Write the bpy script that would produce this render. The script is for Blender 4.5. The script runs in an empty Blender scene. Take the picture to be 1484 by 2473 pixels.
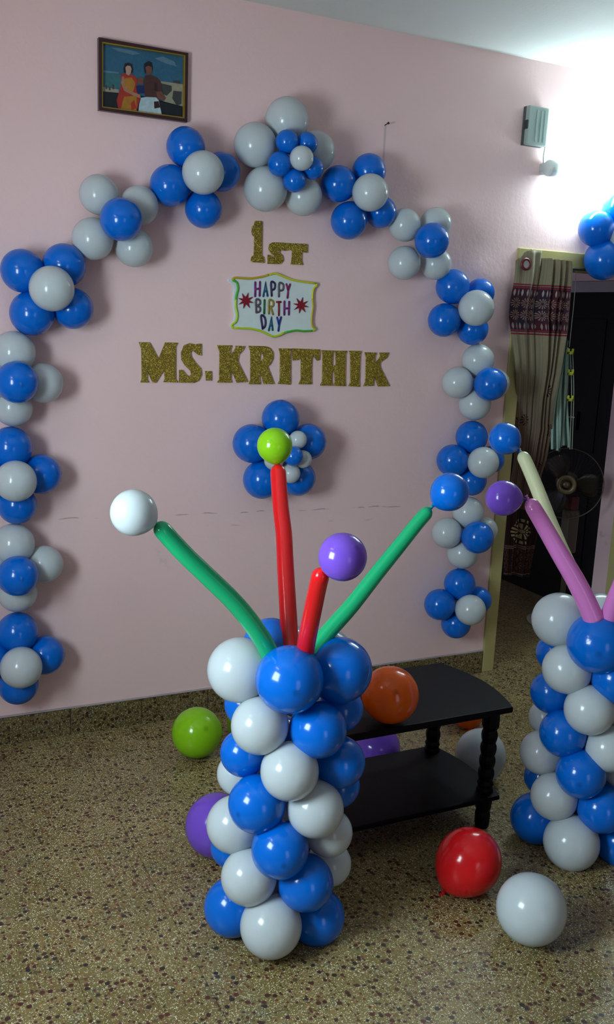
import bpy, bmesh, math, random
from mathutils import Vector, Matrix
PI = math.pi
S = bpy.context.scene
COL = S.collection
random.seed(4)
# ---------------------------------------------------------------- data (metres; wall plane y=0, floor z=0)
CLUSTERS = {"A":{"c":[0.6819,0.0,1.7801],"ring":[[0.5925,-0.081,1.841,0.077],[0.7403,-0.0824,1.8692,0.0784],[0.6232,-0.0835,1.6929,0.0795],[0.7717,-0.0789,1.7172,0.0749]],"front":[[0.6769,-0.175,1.7827,0.0792]],"co":"bw"},"B":{"c":[0.9338,0.0,2.038],"ring":[[0.8692,-0.075,2.1283,0.071],[1.0191,-0.0765,2.1026,0.0725],[0.8451,-0.0799,1.9702,0.0759],[1.0018,-0.0754,1.951,0.0714]],"front":[[0.9258,-0.175,2.0389,0.0761]],"co":"wb"},"C":{"c":[1.2372,0.0,2.2216],"ring":[[1.1969,-0.0771,2.3302,0.0731],[1.3417,-0.0772,2.2566,0.0732],[1.1368,-0.0802,2.186,0.0762],[1.2734,-0.0756,2.1135,0.0716]],"front":[[1.2332,-0.175,2.2313,0.0782]],"co":"bw"},"E":{"c":[1.9525,0.0,2.2219],"ring":[[1.9919,-0.0741,2.3283,0.0701],[1.8511,-0.0766,2.2635,0.0726],[1.9063,-0.0793,2.1236,0.0753],[2.0607,-0.0701,2.1722,0.0661]],"front":[[1.9468,-0.175,2.2295,0.0736]],"co":"bw"},"F":{"c":[2.2647,0.0,2.058],"ring":[[2.1806,-0.0729,2.1301,0.0689],[2.3375,-0.0722,2.1482,0.0682],[2.1892,-0.0752,1.9732,0.0712],[2.3516,-0.0728,1.9804,0.0688]],"front":[[2.2574,-0.175,2.0659,0.0733]],"co":"wb"},"G":{"c":[2.509,0.0,1.8013],"ring":[[2.4451,-0.0793,1.8884,0.0753],[2.6025,-0.0695,1.8681,0.0655],[2.4152,-0.0777,1.7414,0.0737],[2.573,-0.0754,1.7072,0.0714]],"front":[[2.512,-0.175,1.799,0.0782]],"co":"bw"},"H":{"c":[2.6163,0.0,1.4664],"ring":[[2.6147,-0.078,1.569,0.074],[2.5136,-0.0757,1.4658,0.0717],[2.6155,-0.0787,1.3683,0.0747],[2.7215,-0.0753,1.4625,0.0713]],"front":[[2.6226,-0.175,1.4675,0.0748]],"co":"wb"},"I":{"c":[2.6277,0.0,1.1089],"ring":[[2.6137,-0.0792,1.2163,0.0752],[2.5171,-0.0788,1.1076,0.0748],[2.6377,-0.0743,1.0073,0.0703],[2.7422,-0.0689,1.1045,0.0649]],"front":[[2.6199,-0.175,1.1102,0.0722]],"co":"bw"},"J":{"c":[2.6257,0.0,0.7596],"ring":[[2.6278,-0.0786,0.857,0.0746],[2.5178,-0.0762,0.7623,0.0722],[2.6154,-0.0792,0.6576,0.0752],[2.7417,-0.0679,0.7614,0.0639]],"front":[[2.6226,-0.175,0.7564,0.0754]],"co":"wb"},"K":{"c":[2.6167,0.0,0.4086],"ring":[[2.6126,-0.0796,0.506,0.0756],[2.5069,-0.0792,0.4122,0.0752],[2.6119,-0.0763,0.3049,0.0723],[2.7355,-0.0709,0.4111,0.0669]],"front":[[2.617,-0.175,0.4037,0.0726]],"co":"bw"},"L":{"c":[0.5604,0.0,1.4493],"ring":[[0.5589,-0.0805,1.552,0.0765],[0.6611,-0.0775,1.4426,0.0735],[0.5536,-0.0739,1.3519,0.0699],[0.468,-0.0786,1.4508,0.0746]],"front":[[0.5523,-0.175,1.4519,0.0751]],"co":"wb"},"M":{"c":[0.5516,0.0,1.0986],"ring":[[0.5409,-0.0819,1.2047,0.0779],[0.6509,-0.0788,1.1017,0.0748],[0.5603,-0.077,0.9878,0.073],[0.4542,-0.08,1.1003,0.076]],"front":[[0.5419,-0.175,1.0953,0.0751]],"co":"bw"},"N":{"c":[0.5515,0.0,0.7452],"ring":[[0.5449,-0.082,0.8382,0.078],[0.6564,-0.0772,0.7495,0.0732],[0.5559,-0.0783,0.6462,0.0743],[0.449,-0.0815,0.747,0.0775]],"front":[[0.5433,-0.175,0.7389,0.0751]],"co":"wb"},"O":{"c":[0.5514,0.0,0.3856],"ring":[[0.5527,-0.0821,0.4885,0.0781],[0.6565,-0.0803,0.3828,0.0763],[0.5524,-0.0814,0.2751,0.0774],[0.4439,-0.083,0.3962,0.079]],"front":[[0.5495,-0.175,0.3796,0.0783]],"co":"bw"},"Q":{"c":[3.3476,0.0,2.152],"ring":[[3.2281,-0.0881,2.1982,0.0841],[3.2867,-0.0988,2.0597,0.0948],[3.36,-0.0888,2.2847,0.0848],[3.5157,-0.0949,2.0654,0.0909]],"front":[[3.3429,-0.175,2.1683,0.0798]],"co":"bw"},"D":{"c":[1.6064,0.0,2.326],"ring":[[1.6048,-0.0897,2.475,0.0857],[1.4747,-0.0873,2.3685,0.0833],[1.7361,-0.0834,2.3759,0.0794],[1.5234,-0.0901,2.2108,0.0861],[1.6929,-0.0805,2.1998,0.0765]],"mid":[[1.5652,-0.185,2.3777,0.0443],[1.6495,-0.185,2.3816,0.0415],[1.5375,-0.185,2.2936,0.0459],[1.6031,-0.185,2.2399,0.0448],[1.6772,-0.185,2.2934,0.0435]],"front":[[1.6056,-0.235,2.316,0.0457]],"co":"wbw"},"P":{"c":[1.6356,0.0,1.164],"ring":[[1.6297,-0.0835,1.3066,0.0795],[1.5038,-0.0845,1.2044,0.0805],[1.7646,-0.0816,1.2068,0.0776],[1.5558,-0.0856,1.0517,0.0816],[1.7239,-0.0801,1.0505,0.0761]],"mid":[[1.6727,-0.17,1.2288,0.0376],[1.6995,-0.17,1.147,0.0379],[1.6451,-0.17,1.0894,0.0412],[1.5676,-0.17,1.1451,0.0407],[1.5829,-0.17,1.2234,0.0389]],"front":[[1.636,-0.21,1.1666,0.0406]],"co":"bwb"}}
COL1 = {"ax":[1.02,-1.49],"layers":[[["F",0.9947,-1.5887,0.8067,0.0886,"b"],["L",0.917,-1.4411,0.7884,0.0877,"w"],["R",1.1577,-1.5554,0.7993,0.089,"b"],["BL",1.0199,-1.4103,0.8312,0.0797,"b"],["BR",1.1619,-1.4776,0.8137,0.0731,"w"],["B",1.0629,-1.3997,0.8079,0.0836,"w"]],[["FL",0.9408,-1.5321,0.664,0.0764,"w"],["FR",1.0802,-1.5983,0.6586,0.0754,"b"],["BL",0.9663,-1.3848,0.6612,0.0646,"b"],["BR",1.2003,-1.4959,0.6569,0.0647,"b"]],[["F",1.0042,-1.5932,0.5517,0.0774,"w"],["L",0.9339,-1.4491,0.5495,0.0657,"b"],["R",1.1703,-1.5613,0.533,0.0715,"b"],["B",1.0629,-1.3997,0.5447,0.0715,"b"]],[["FL",0.9409,-1.5321,0.4389,0.0778,"b"],["FR",1.0829,-1.5996,0.4305,0.0768,"w"],["BL",0.9491,-1.3767,0.4504,0.0609,"w"],["BR",1.2048,-1.498,0.4259,0.0635,"b"]],[["F",0.9896,-1.5863,0.3238,0.0777,"b"],["L",0.9171,-1.4412,0.3339,0.0794,"w"],["R",1.1531,-1.5532,0.3201,0.067,"w"],["B",1.0629,-1.3997,0.3259,0.0747,"w"]],[["FL",0.9282,-1.5261,0.2212,0.0769,"w"],["FR",1.0677,-1.5923,0.2095,0.077,"b"],["BL",0.9382,-1.3715,0.2212,0.0608,"b"],["BR",1.1935,-1.4926,0.1793,0.0647,"w"]],[["F",0.9754,-1.5795,0.0925,0.0848,"w"],["L",0.9187,-1.4419,0.0778,0.0822,"b"],["R",1.134,-1.5441,0.0565,0.0801,"b"],["B",1.0629,-1.3997,0.0756,0.0824,"b"]]]}
COL2 = {"ax":[2.15,-1.47],"layers":[[["F",2.0837,-1.5451,0.7651,0.096,"b"],["L",2.064,-1.3848,0.7927,0.0893,"w"],["BL",2.166,-1.3845,0.795,0.0742,"b"],["R",2.221,-1.5404,0.7843,0.0865,"b"],["B",2.2204,-1.399,0.7843,0.0865,"w"]],[["BL",2.1139,-1.3328,0.6543,0.0684,"b"],["FL",2.0437,-1.4661,0.6547,0.0798,"w"],["FR",2.1517,-1.5731,0.6468,0.0786,"b"],["BR",2.2518,-1.4695,0.652,0.0756,"b"]],[["L",2.0642,-1.3849,0.5407,0.0715,"b"],["F",2.0821,-1.5435,0.5415,0.0804,"w"],["R",2.221,-1.5404,0.5411,0.0759,"w"],["B",2.2204,-1.399,0.5411,0.0759,"b"]],[["BL",2.1064,-1.3254,0.4194,0.061,"w"],["FL",2.0497,-1.472,0.4349,0.0769,"b"],["FR",2.1533,-1.5746,0.4114,0.0759,"w"],["BR",2.2518,-1.4695,0.4219,0.0713,"w"]],[["L",2.0566,-1.3774,0.3234,0.0754,"w"],["F",2.0789,-1.5403,0.3206,0.0803,"b"],["R",2.2371,-1.5563,0.3256,0.0708,"w"],["B",2.2204,-1.399,0.3232,0.0755,"w"]],[["BL",2.1102,-1.3291,0.199,0.0618,"b"],["FL",2.0454,-1.4677,0.2101,0.0781,"w"],["FR",2.1517,-1.5731,0.1985,0.0783,"b"],["BR",2.2518,-1.4695,0.2025,0.0727,"b"]],[["L",2.057,-1.3778,0.0803,0.0865,"b"],["F",2.0749,-1.5364,0.0746,0.0912,"w"],["R",2.2548,-1.5739,0.0555,0.083,"b"],["B",2.2204,-1.399,0.0701,0.0869,"b"]]]}
T1 = [{"p":[[0.9854,-1.5081,0.8251],[0.9561,-1.5102,0.881],[0.9112,-1.511,0.9483],[0.859,-1.5106,1.0109],[0.7907,-1.5099,1.0795],[0.7244,-1.5106,1.1461],[0.6573,-1.514,1.2212]],"r":[0.0252,0.0219],"ball":[0.6014,-1.5137,1.2503,0.0554],"col":"green","bcol":"white"},{"p":[[1.0369,-1.5122,0.8201],[1.0473,-1.4689,0.874],[1.0685,-1.3979,0.9678],[1.0879,-1.3333,1.0561],[1.1012,-1.29,1.1171],[1.112,-1.2365,1.19],[1.1314,-1.1629,1.296]],"r":[0.0243,0.0231],"ball":[1.1224,-1.1571,1.3516,0.052],"col":"red","bcol":"lime"},{"p":[[1.0438,-1.5663,0.8478],[1.0308,-1.6057,0.916],[1.0109,-1.6707,1.0205],[0.992,-1.7325,1.1129],[0.9882,-1.7544,1.1414]],"r":[0.0243,0.0214],"ball":[1.0035,-1.8194,1.1896,0.0558],"col":"red","bcol":"purple"},{"p":[[1.0836,-1.53,0.8439],[1.1315,-1.5231,0.8943],[1.2066,-1.5169,0.9641],[1.2841,-1.5077,1.0437],[1.3561,-1.5002,1.1165],[1.4158,-1.4941,1.1775],[1.4555,-1.4914,1.215]],"r":[0.0232,0.0191],"ball":[1.5066,-1.5059,1.2628,0.0538],"col":"green","bcol":"blue"}]
T2 = [{"p":[[2.1675,-1.4411,0.7955],[2.1609,-1.3675,0.8806],[2.1498,-1.2856,0.9741],[2.1441,-1.2043,1.0753],[2.1406,-1.1295,1.1725],[2.1354,-1.0692,1.2501],[2.1296,-1.0339,1.2933]],"r":[0.0257,0.0233],"ball":[2.0809,-0.9994,1.3378,0.0561],"col":"cream","bcol":"blue"},{"p":[[2.0578,-1.5471,0.8405],[2.0376,-1.5259,0.8964],[2.0075,-1.4973,0.9644],[1.9641,-1.4591,1.048],[1.9208,-1.4205,1.134],[1.8851,-1.389,1.2027]],"r":[0.0321,0.0243],"ball":[1.8163,-1.3546,1.203,0.0551],"col":"pink","bcol":"purple"},{"p":[[2.0962,-1.5644,0.8487],[2.1042,-1.5765,0.9117],[2.1149,-1.5928,0.9946],[2.1224,-1.611,1.1025],[2.1213,-1.6228,1.1945]],"r":[0.0283,0.0247],"ball":[2.1373,-1.6181,1.2496,0.0569],"col":"pink","bcol":"lime"},{"p":[[2.1822,-1.5014,0.8131],[2.2009,-1.5247,0.8668],[2.2322,-1.5662,0.9645],[2.2605,-1.6075,1.0665]],"r":[0.0279,0.0243],"ball":[2.2975,-1.614,1.1183,0.0564],"col":"cream","bcol":"white"}]
LOOSE = {"lime":[1.1862,-0.376,0.0998,0.0998],"lime_hidden":[1.4218,-0.3026,0.0736,0.0736],"purple":[1.015,-1.0578,0.1031,0.1031],"purple_table":[1.796,-0.736,0.0937,0.0937],"white_table":[2.1375,-0.9485,0.1007,0.1007],"orange_table":[2.3815,-0.525,0.0815,0.0815],"red":[1.6591,-1.5382,0.1022,0.1022],"white":[1.6874,-1.8036,0.1015,0.1015],"orange":[1.5173,-1.2508,0.5568,0.0938]}
LETTERS = [["M",[[[1.0442,1.6001],[1.0874,1.6007],[1.1246,1.5373],[1.1511,1.6027],[1.2039,1.6025],[1.1945,1.5889],[1.1968,1.4581],[1.2083,1.4458],[1.1453,1.4461],[1.1507,1.4582],[1.1479,1.4946],[1.1155,1.4436],[1.1001,1.4445],[1.0807,1.4881],[1.0788,1.4565],[1.0874,1.4443],[1.0521,1.4439],[1.0564,1.4562],[1.0541,1.5745]]]],["S",[[[1.276,1.5983],[1.2892,1.6012],[1.3024,1.6019],[1.3035,1.5546],[1.2902,1.5568],[1.2652,1.575],[1.2578,1.5677],[1.26,1.55],[1.2775,1.5272],[1.3029,1.5027],[1.3061,1.4776],[1.2944,1.454],[1.2755,1.4448],[1.2113,1.4447],[1.2103,1.4957],[1.2253,1.4959],[1.2427,1.4748],[1.256,1.4714],[1.2615,1.4805],[1.2574,1.4929],[1.2325,1.5156],[1.2189,1.5366],[1.2165,1.5649],[1.2291,1.5934],[1.2533,1.6029]]]],["dot",[[[1.3211,1.4929],[1.3481,1.4927],[1.3502,1.4547],[1.3259,1.4544]]]],["K",[[[1.3696,1.5982],[1.4357,1.5987],[1.431,1.5884],[1.4282,1.5522],[1.4517,1.5908],[1.4495,1.598],[1.4922,1.5981],[1.4856,1.5827],[1.4664,1.5622],[1.4634,1.5348],[1.51,1.4512],[1.4602,1.448],[1.4349,1.4996],[1.4341,1.4613],[1.4404,1.4478],[1.3737,1.447],[1.3823,1.4606],[1.3808,1.5727]]]],["R",[[[1.5083,1.5993],[1.5828,1.5998],[1.6057,1.5936],[1.6196,1.5769],[1.6208,1.5494],[1.6103,1.5269],[1.5974,1.5163],[1.614,1.4821],[1.6308,1.4442],[1.5814,1.4428],[1.5705,1.4815],[1.564,1.502],[1.5636,1.4642],[1.5682,1.4418],[1.5138,1.4421],[1.5207,1.4584],[1.5166,1.5742]],[[1.5616,1.5668],[1.5728,1.5688],[1.577,1.5553],[1.5719,1.5415],[1.5629,1.5328]]]],["I",[[[1.645,1.5928],[1.7043,1.5933],[1.701,1.5793],[1.7066,1.4559],[1.7068,1.4419],[1.6469,1.4452],[1.6551,1.4593],[1.6525,1.5702]]]],["T",[[[1.7087,1.5946],[1.8391,1.5937],[1.8401,1.5487],[1.8279,1.5456],[1.8063,1.568],[1.8025,1.5539],[1.805,1.4612],[1.809,1.445],[1.7448,1.4443],[1.7537,1.4646],[1.7503,1.5627],[1.7377,1.5464],[1.7133,1.5439],[1.7084,1.5716]]]],["H",[[[1.8475,1.5904],[1.9067,1.5907],[1.902,1.5764],[1.9024,1.5286],[1.9196,1.5289],[1.9161,1.5727],[1.9114,1.59],[1.971,1.5912],[1.965,1.5739],[1.9698,1.4551],[1.9732,1.4386],[1.9126,1.4392],[1.9192,1.4545],[1.9149,1.4974],[1.9028,1.4972],[1.9041,1.4584],[1.9079,1.44],[1.8473,1.4398],[1.8569,1.4578],[1.8526,1.5712]]]],["I",[[[1.9813,1.5919],[2.0428,1.5923],[2.0381,1.5757],[2.0408,1.4601],[2.0447,1.4364],[1.9874,1.4387],[1.9958,1.4554],[1.9887,1.5704]]]],["K",[[[2.0598,1.5874],[2.12,1.5873],[2.113,1.5693],[2.1143,1.5361],[2.1395,1.572],[2.1345,1.5876],[2.1832,1.5889],[2.174,1.5666],[2.1414,1.545],[2.1428,1.5242],[2.1979,1.4409],[2.1365,1.4394],[2.1172,1.4861],[2.1141,1.461],[2.1135,1.4413],[2.0623,1.4395],[2.0708,1.4563],[2.0676,1.5641]]]],["1",[[[1.5214,2.0959],[1.5463,2.0973],[1.5496,2.0942],[1.5536,1.9627],[1.5611,1.9576],[1.5654,1.9448],[1.5652,1.9344],[1.5096,1.9345],[1.5052,1.9408],[1.5079,1.954],[1.518,1.9621],[1.5184,2.0067],[1.5175,2.0326],[1.509,2.0393],[1.505,2.0519],[1.5067,2.0723],[1.5147,2.0803],[1.5174,2.0925]]]],["S",[[[1.6009,2.0185],[1.6503,2.0203],[1.6517,1.9893],[1.6384,1.9883],[1.6329,1.9936],[1.6328,1.9795],[1.6479,1.9673],[1.6509,1.9486],[1.6386,1.9345],[1.5801,1.9317],[1.5797,1.9683],[1.5903,1.9671],[1.6034,1.9595],[1.6098,1.959],[1.603,1.968],[1.5877,1.9801],[1.5818,1.9946],[1.5854,2.0098]]]],["T",[[[1.652,2.02],[1.7571,2.0229],[1.7589,1.9883],[1.7457,1.9883],[1.7344,1.9952],[1.7338,1.9846],[1.7342,1.9541],[1.7416,1.9383],[1.6849,1.9366],[1.6875,1.951],[1.689,1.9891],[1.6822,1.9952],[1.6727,1.9917],[1.6539,1.9885]]]]]
PLAQUE_OUT = [[1.4085,1.8609],[1.4199,1.8655],[1.4342,1.8708],[1.5073,1.8714],[1.5544,1.8814],[1.6167,1.8993],[1.6567,1.8862],[1.7063,1.8756],[1.808,1.8705],[1.8128,1.857],[1.7984,1.8425],[1.7929,1.8147],[1.7989,1.7597],[1.7933,1.7316],[1.7987,1.6901],[1.8131,1.6808],[1.8059,1.6665],[1.7286,1.6652],[1.6668,1.6562],[1.6185,1.6355],[1.5753,1.6503],[1.5207,1.6634],[1.4348,1.6643],[1.4213,1.6737],[1.4225,1.6826],[1.4368,1.6926],[1.4419,1.7169],[1.4349,1.7539],[1.4323,1.791],[1.4357,1.8229],[1.4263,1.8435],[1.4088,1.8504]]
PLAQUE_EDGE = [["gold",[[1.4253,1.8579],[1.4343,1.8677],[1.4722,1.8678],[1.5074,1.8693],[1.5545,1.8787],[1.584,1.8885]]],["yellow",[[1.584,1.8885],[1.6169,1.8951],[1.6568,1.8829],[1.7064,1.8723],[1.8034,1.8661]]],["yellow",[[1.8034,1.8661],[1.8046,1.8566],[1.7919,1.8449],[1.7876,1.8199],[1.7884,1.8034]]],["gold",[[1.7884,1.8034],[1.7926,1.7705],[1.7896,1.737],[1.7894,1.7092],[1.7942,1.6899],[1.8051,1.6819]]],["lime",[[1.8051,1.6819],[1.8054,1.6763],[1.7946,1.6709]]],["green",[[1.7946,1.6709],[1.7536,1.6675],[1.7159,1.6689],[1.6667,1.6589]]],["yellow_green",[[1.6667,1.6589],[1.6183,1.6407],[1.5751,1.6549],[1.5205,1.6682],[1.4361,1.6689]]],["yellow_green",[[1.4361,1.6689],[1.428,1.6761],[1.429,1.6821],[1.4442,1.6915]]],["lime",[[1.4442,1.6915],[1.4496,1.7065],[1.4498,1.7279],[1.4431,1.7543],[1.4428,1.7835]]],["green",[[1.4428,1.7835],[1.4445,1.8022],[1.4502,1.8237],[1.4466,1.8446],[1.4391,1.8535],[1.4253,1.8579]]]]
STROKES = [["H","purple",[[[1.5256,1.8558],[1.5271,1.7998]],[[1.5463,1.8583],[1.5466,1.8021]],[[1.5266,1.8278],[1.5473,1.8316]]]],["A","teal",[[[1.5634,1.8016],[1.5708,1.8583],[1.582,1.8039]],[[1.5671,1.822],[1.5782,1.8226]]]],["P","navy",[[[1.6009,1.8049],[1.5957,1.8584],[1.6108,1.8579],[1.6144,1.8447],[1.6104,1.8323],[1.5999,1.8291]]]],["P","grey",[[[1.6334,1.8038],[1.6321,1.8565],[1.6489,1.856],[1.6525,1.8427],[1.6485,1.8303],[1.6348,1.8283]]]],["Y","plum",[[[1.6657,1.8556],[1.6745,1.8304]],[[1.6825,1.8566],[1.6745,1.8304],[1.6728,1.8004]]]],["B","grey",[[[1.5345,1.7356],[1.5312,1.7852],[1.5476,1.7847],[1.5496,1.77],[1.538,1.7627],[1.5502,1.7552],[1.5493,1.7403],[1.5345,1.7348]]]],["I","green_dark",[[[1.5694,1.7871],[1.5697,1.7317]]]],["R","gold_dark",[[[1.5908,1.7326],[1.5896,1.7854],[1.6063,1.7849],[1.6099,1.7701],[1.6048,1.7618],[1.5982,1.7601],[1.61,1.7307]]]],["T","red_dark",[[[1.6246,1.7817],[1.6429,1.7826]],[[1.6344,1.7822],[1.6367,1.7278]]]],["H","purple",[[[1.6596,1.7861],[1.661,1.7316]],[[1.6811,1.7858],[1.682,1.7325]],[[1.6608,1.7575],[1.6823,1.7585]]]],["D","navy",[[[1.5655,1.6704],[1.556,1.7217],[1.5695,1.7209],[1.5769,1.7035],[1.5756,1.6817],[1.5655,1.6704]]]],["A","teal",[[[1.5935,1.6646],[1.6029,1.7196],[1.6105,1.6666]],[[1.5976,1.6852],[1.6079,1.6856]]]],["Y","blue_dark",[[[1.6288,1.7193],[1.6392,1.6896]],[[1.6471,1.7214],[1.6392,1.6896],[1.6372,1.6648]]]]]
STARS = [[[1.5211,1.7724],[1.4979,1.7724],[1.5041,1.7523],[1.4881,1.7671],[1.4767,1.7487],[1.4772,1.7696],[1.4551,1.7637],[1.4717,1.7784],[1.4518,1.7883],[1.4747,1.7883],[1.4686,1.8082],[1.4845,1.7935],[1.4958,1.8119],[1.4953,1.7911],[1.5176,1.7971],[1.5009,1.7823]],[[1.7735,1.7677],[1.7486,1.7663],[1.7577,1.7459],[1.7391,1.7605],[1.7292,1.7402],[1.7279,1.7622],[1.7048,1.7539],[1.7214,1.7704],[1.6987,1.7789],[1.7234,1.7803],[1.7143,1.8006],[1.7328,1.7862],[1.7427,1.8064],[1.744,1.7845],[1.7672,1.7928],[1.7506,1.7763]]]
PIC = {"outer":[[0.8812,2.6742],[1.219,2.6732],[1.2199,2.4292],[0.8825,2.4289]],"inner":[[0.8986,2.6581],[1.205,2.6625],[1.2062,2.4464],[0.8982,2.4439]]}
PRINT = [["sky",[[0.8986,2.6581],[1.205,2.6625],[1.2062,2.4464],[0.8982,2.4439]]],["sky_light",[[0.9292,2.6522],[0.9725,2.6547],[1.0194,2.652],[1.0415,2.6483],[1.0132,2.6396],[0.9601,2.6429]]],["sky_light",[[1.0958,2.6407],[1.1279,2.6514],[1.1703,2.6403],[1.1804,2.6243],[1.1347,2.6292]]],["sky_light",[[0.9002,2.57],[0.9294,2.5714],[0.9605,2.5717],[0.9605,2.5674],[0.9002,2.5629]]],["sea",[[0.9002,2.5629],[0.9698,2.5644],[1.0264,2.5697],[1.0268,2.5206],[0.9003,2.513]]],["sand",[[0.8993,2.5143],[0.9607,2.5128],[0.9608,2.4999],[0.8994,2.4986]]],["sand",[[1.1097,2.5643],[1.2056,2.5655],[1.2061,2.4844],[1.1302,2.4907],[1.1102,2.5263]]],["dark",[[0.8981,2.4984],[0.9608,2.5013],[1.0461,2.5028],[1.1302,2.4922],[1.2061,2.4874],[1.2062,2.4464],[0.8982,2.4439]]],["crowd",[[0.911,2.5217],[0.9172,2.5225],[0.9172,2.5082],[0.9111,2.5088]]],["crowd",[[0.9234,2.5177],[0.9296,2.5171],[0.9296,2.5056],[0.9228,2.5061]]],["crowd",[[0.9358,2.5266],[0.9435,2.5263],[0.9427,2.5103],[0.9358,2.5108]]],["crowd",[[1.1195,2.5569],[1.1619,2.554],[1.1622,2.5364],[1.1429,2.516],[1.1232,2.5222]]],["crowd",[[1.1665,2.5753],[1.1945,2.5757],[1.1946,2.566],[1.1683,2.5653]]],["crowd",[[1.1688,2.5373],[1.2018,2.5389],[1.2009,2.4942],[1.1828,2.4873],[1.1643,2.5101]]],["sand",[[1.1718,2.554],[1.1916,2.5538],[1.1917,2.5449],[1.172,2.5436]]],["red",[[0.9667,2.564],[0.9792,2.5715],[1.0138,2.5708],[1.0281,2.5584],[1.0269,2.5148],[1.0429,2.5024],[1.0306,2.4569],[0.9579,2.4459],[0.9515,2.4755],[0.9639,2.5118],[0.9684,2.5355]]],["orange",[[0.9824,2.5548],[1.0075,2.5612],[1.0219,2.5431],[1.0142,2.513],[0.989,2.5124],[0.9794,2.5371]]],["orange",[[0.9796,2.4909],[1.027,2.5002],[1.0275,2.4477],[0.9673,2.4457]]],["red",[[1.005,2.4711],[1.0176,2.4844],[1.0274,2.4565],[1.0084,2.4482]]],["skin",[[0.9714,2.5589],[0.9792,2.5601],[0.9826,2.526],[1.0015,2.5142],[1.0397,2.5049],[1.043,2.4937],[1.0207,2.4965],[0.9795,2.5111],[0.9684,2.5355]]],["hair",[[0.9775,2.5885],[0.9821,2.6049],[0.9962,2.6099],[1.0088,2.606],[1.0127,2.5908],[1.0106,2.5761],[0.9792,2.573]]],["skin_light",[[0.9838,2.5923],[0.9915,2.5992],[1.0025,2.5993],[1.0073,2.59],[1.0043,2.5752],[0.9965,2.5654],[0.987,2.5698]]],["navy",[[1.0235,2.5346],[1.0585,2.541],[1.0604,2.5135],[1.0301,2.5079]]],["skin_dark",[[1.0281,2.5613],[1.0391,2.5672],[1.0519,2.5647],[1.052,2.5473],[1.0426,2.5402],[1.0298,2.5413]]],["brown",[[1.0582,2.5743],[1.0773,2.58],[1.1031,2.575],[1.1178,2.5625],[1.1248,2.5283],[1.13,2.5054],[1.1106,2.4969],[1.0589,2.5017],[1.0536,2.5476]]],["brown_dark",[[1.0936,2.5561],[1.1066,2.555],[1.107,2.5258],[1.094,2.527]]],["skin_dark",[[1.1005,2.5249],[1.1232,2.528],[1.1398,2.5067],[1.1301,2.4951],[1.1073,2.5023]]],["hair",[[1.0531,2.5996],[1.0545,2.6157],[1.0704,2.6267],[1.0832,2.6229],[1.0873,2.6047],[1.0836,2.5867],[1.0581,2.583]]],["skin_dark",[[1.0594,2.6035],[1.0705,2.6109],[1.0834,2.607],[1.0842,2.5897],[1.0757,2.5783],[1.0629,2.5808]]],["white",[[1.043,2.4951],[1.0653,2.5011],[1.1008,2.5044],[1.1106,2.4969],[1.1243,2.4461],[1.0339,2.445],[1.0368,2.4724]]],["brown_dark",[[1.0929,2.4886],[1.1106,2.4925],[1.1174,2.4713],[1.0948,2.4639]]]]
CURT = [[2.8012,2.0473,3.1171,2.069,-0.05],[2.8032,1.9865,3.1252,2.0068,-0.05],[2.8023,1.9308,3.1276,1.9495,-0.05],[2.7913,1.8369,3.1224,1.8528,-0.05],[2.7937,1.7712,3.1184,1.7847,-0.05],[2.8099,1.7112,3.1162,1.7222,-0.05],[2.8459,1.5841,3.1023,1.59,-0.05],[2.8744,1.5135,3.1132,1.5174,-0.03],[2.9116,1.393,3.1179,1.394,0.0],[2.9873,1.2361,3.1892,1.2342,0.08],[3.0583,1.0704,3.2415,1.0661,0.16],[3.0885,0.9856,3.252,0.9806,0.2],[3.1372,0.8434,3.3185,0.8357,0.27],[3.1897,0.6881,3.3866,0.6773,0.33],[3.223,0.5446,3.3933,0.5333,0.36],[3.2481,0.377,3.3911,0.3655,0.38]]
EYE = [2.8426,-0.075,2.0105,0.0288]
STRIP = [[[3.1868,0.0,1.6934],[3.2175,0.0,1.6181]],[[3.1696,0.0,1.1464],[3.278,0.0,1.1339]]]
CORD = [[3.1789,-0.035,2.0105],[3.184,-0.035,1.8752],[3.184,-0.035,1.738],[3.1834,-0.035,1.6429]]
CLIPS = [[3.1876,-0.04,1.6174],[3.2006,-0.04,1.5175],[3.2147,-0.04,1.3901]]
STRAND = [[3.1995,-0.035,1.6194],[3.2179,-0.035,1.5194],[3.2366,-0.035,1.3978],[3.2599,-0.035,1.1392]]
FAN = [3.7909,0.4986,0.0]
FANHUB = [3.7372,0.4986,0.8579]
FANR = 0.204
CAM = {"R":[[0.89808595,-0.0484669,0.43714139],[-0.43751137,-0.20014933,0.87665503],[0.0450048,-0.97856589,-0.20095612]],"C":[0.0,-3.6393,1.7164],"f":2263.86}
# ---------------------------------------------------------------- camera, light, exposure
cd = bpy.data.cameras.new('camera'); cam = bpy.data.objects.new('camera', cd); COL.objects.link(cam)
cx_, cy_, cz_ = [Vector(v) for v in zip(*CAM['R'])]        # world directions of camera right, down, forward
M = Matrix((cx_, -cy_, -cz_)).transposed().to_4x4(); M.translation = Vector(CAM['C'])
cam.matrix_world = M
cd.sensor_fit = 'HORIZONTAL'; cd.sensor_width = 36; cd.lens = CAM['f']/1484*36; cd.clip_start = .05
S.camera = cam
vs = S.view_settings
vs.view_transform = 'Standard'; vs.look = 'None'; vs.gamma = 1; vs.use_curve_mapping = False; vs.exposure = 0.1
w = bpy.data.worlds.new('world'); S.world = w; w.use_nodes = True
w.node_tree.nodes['Background'].inputs[0].default_value = (.62, .75, 1, 1)
w.node_tree.nodes['Background'].inputs[1].default_value = .9

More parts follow.
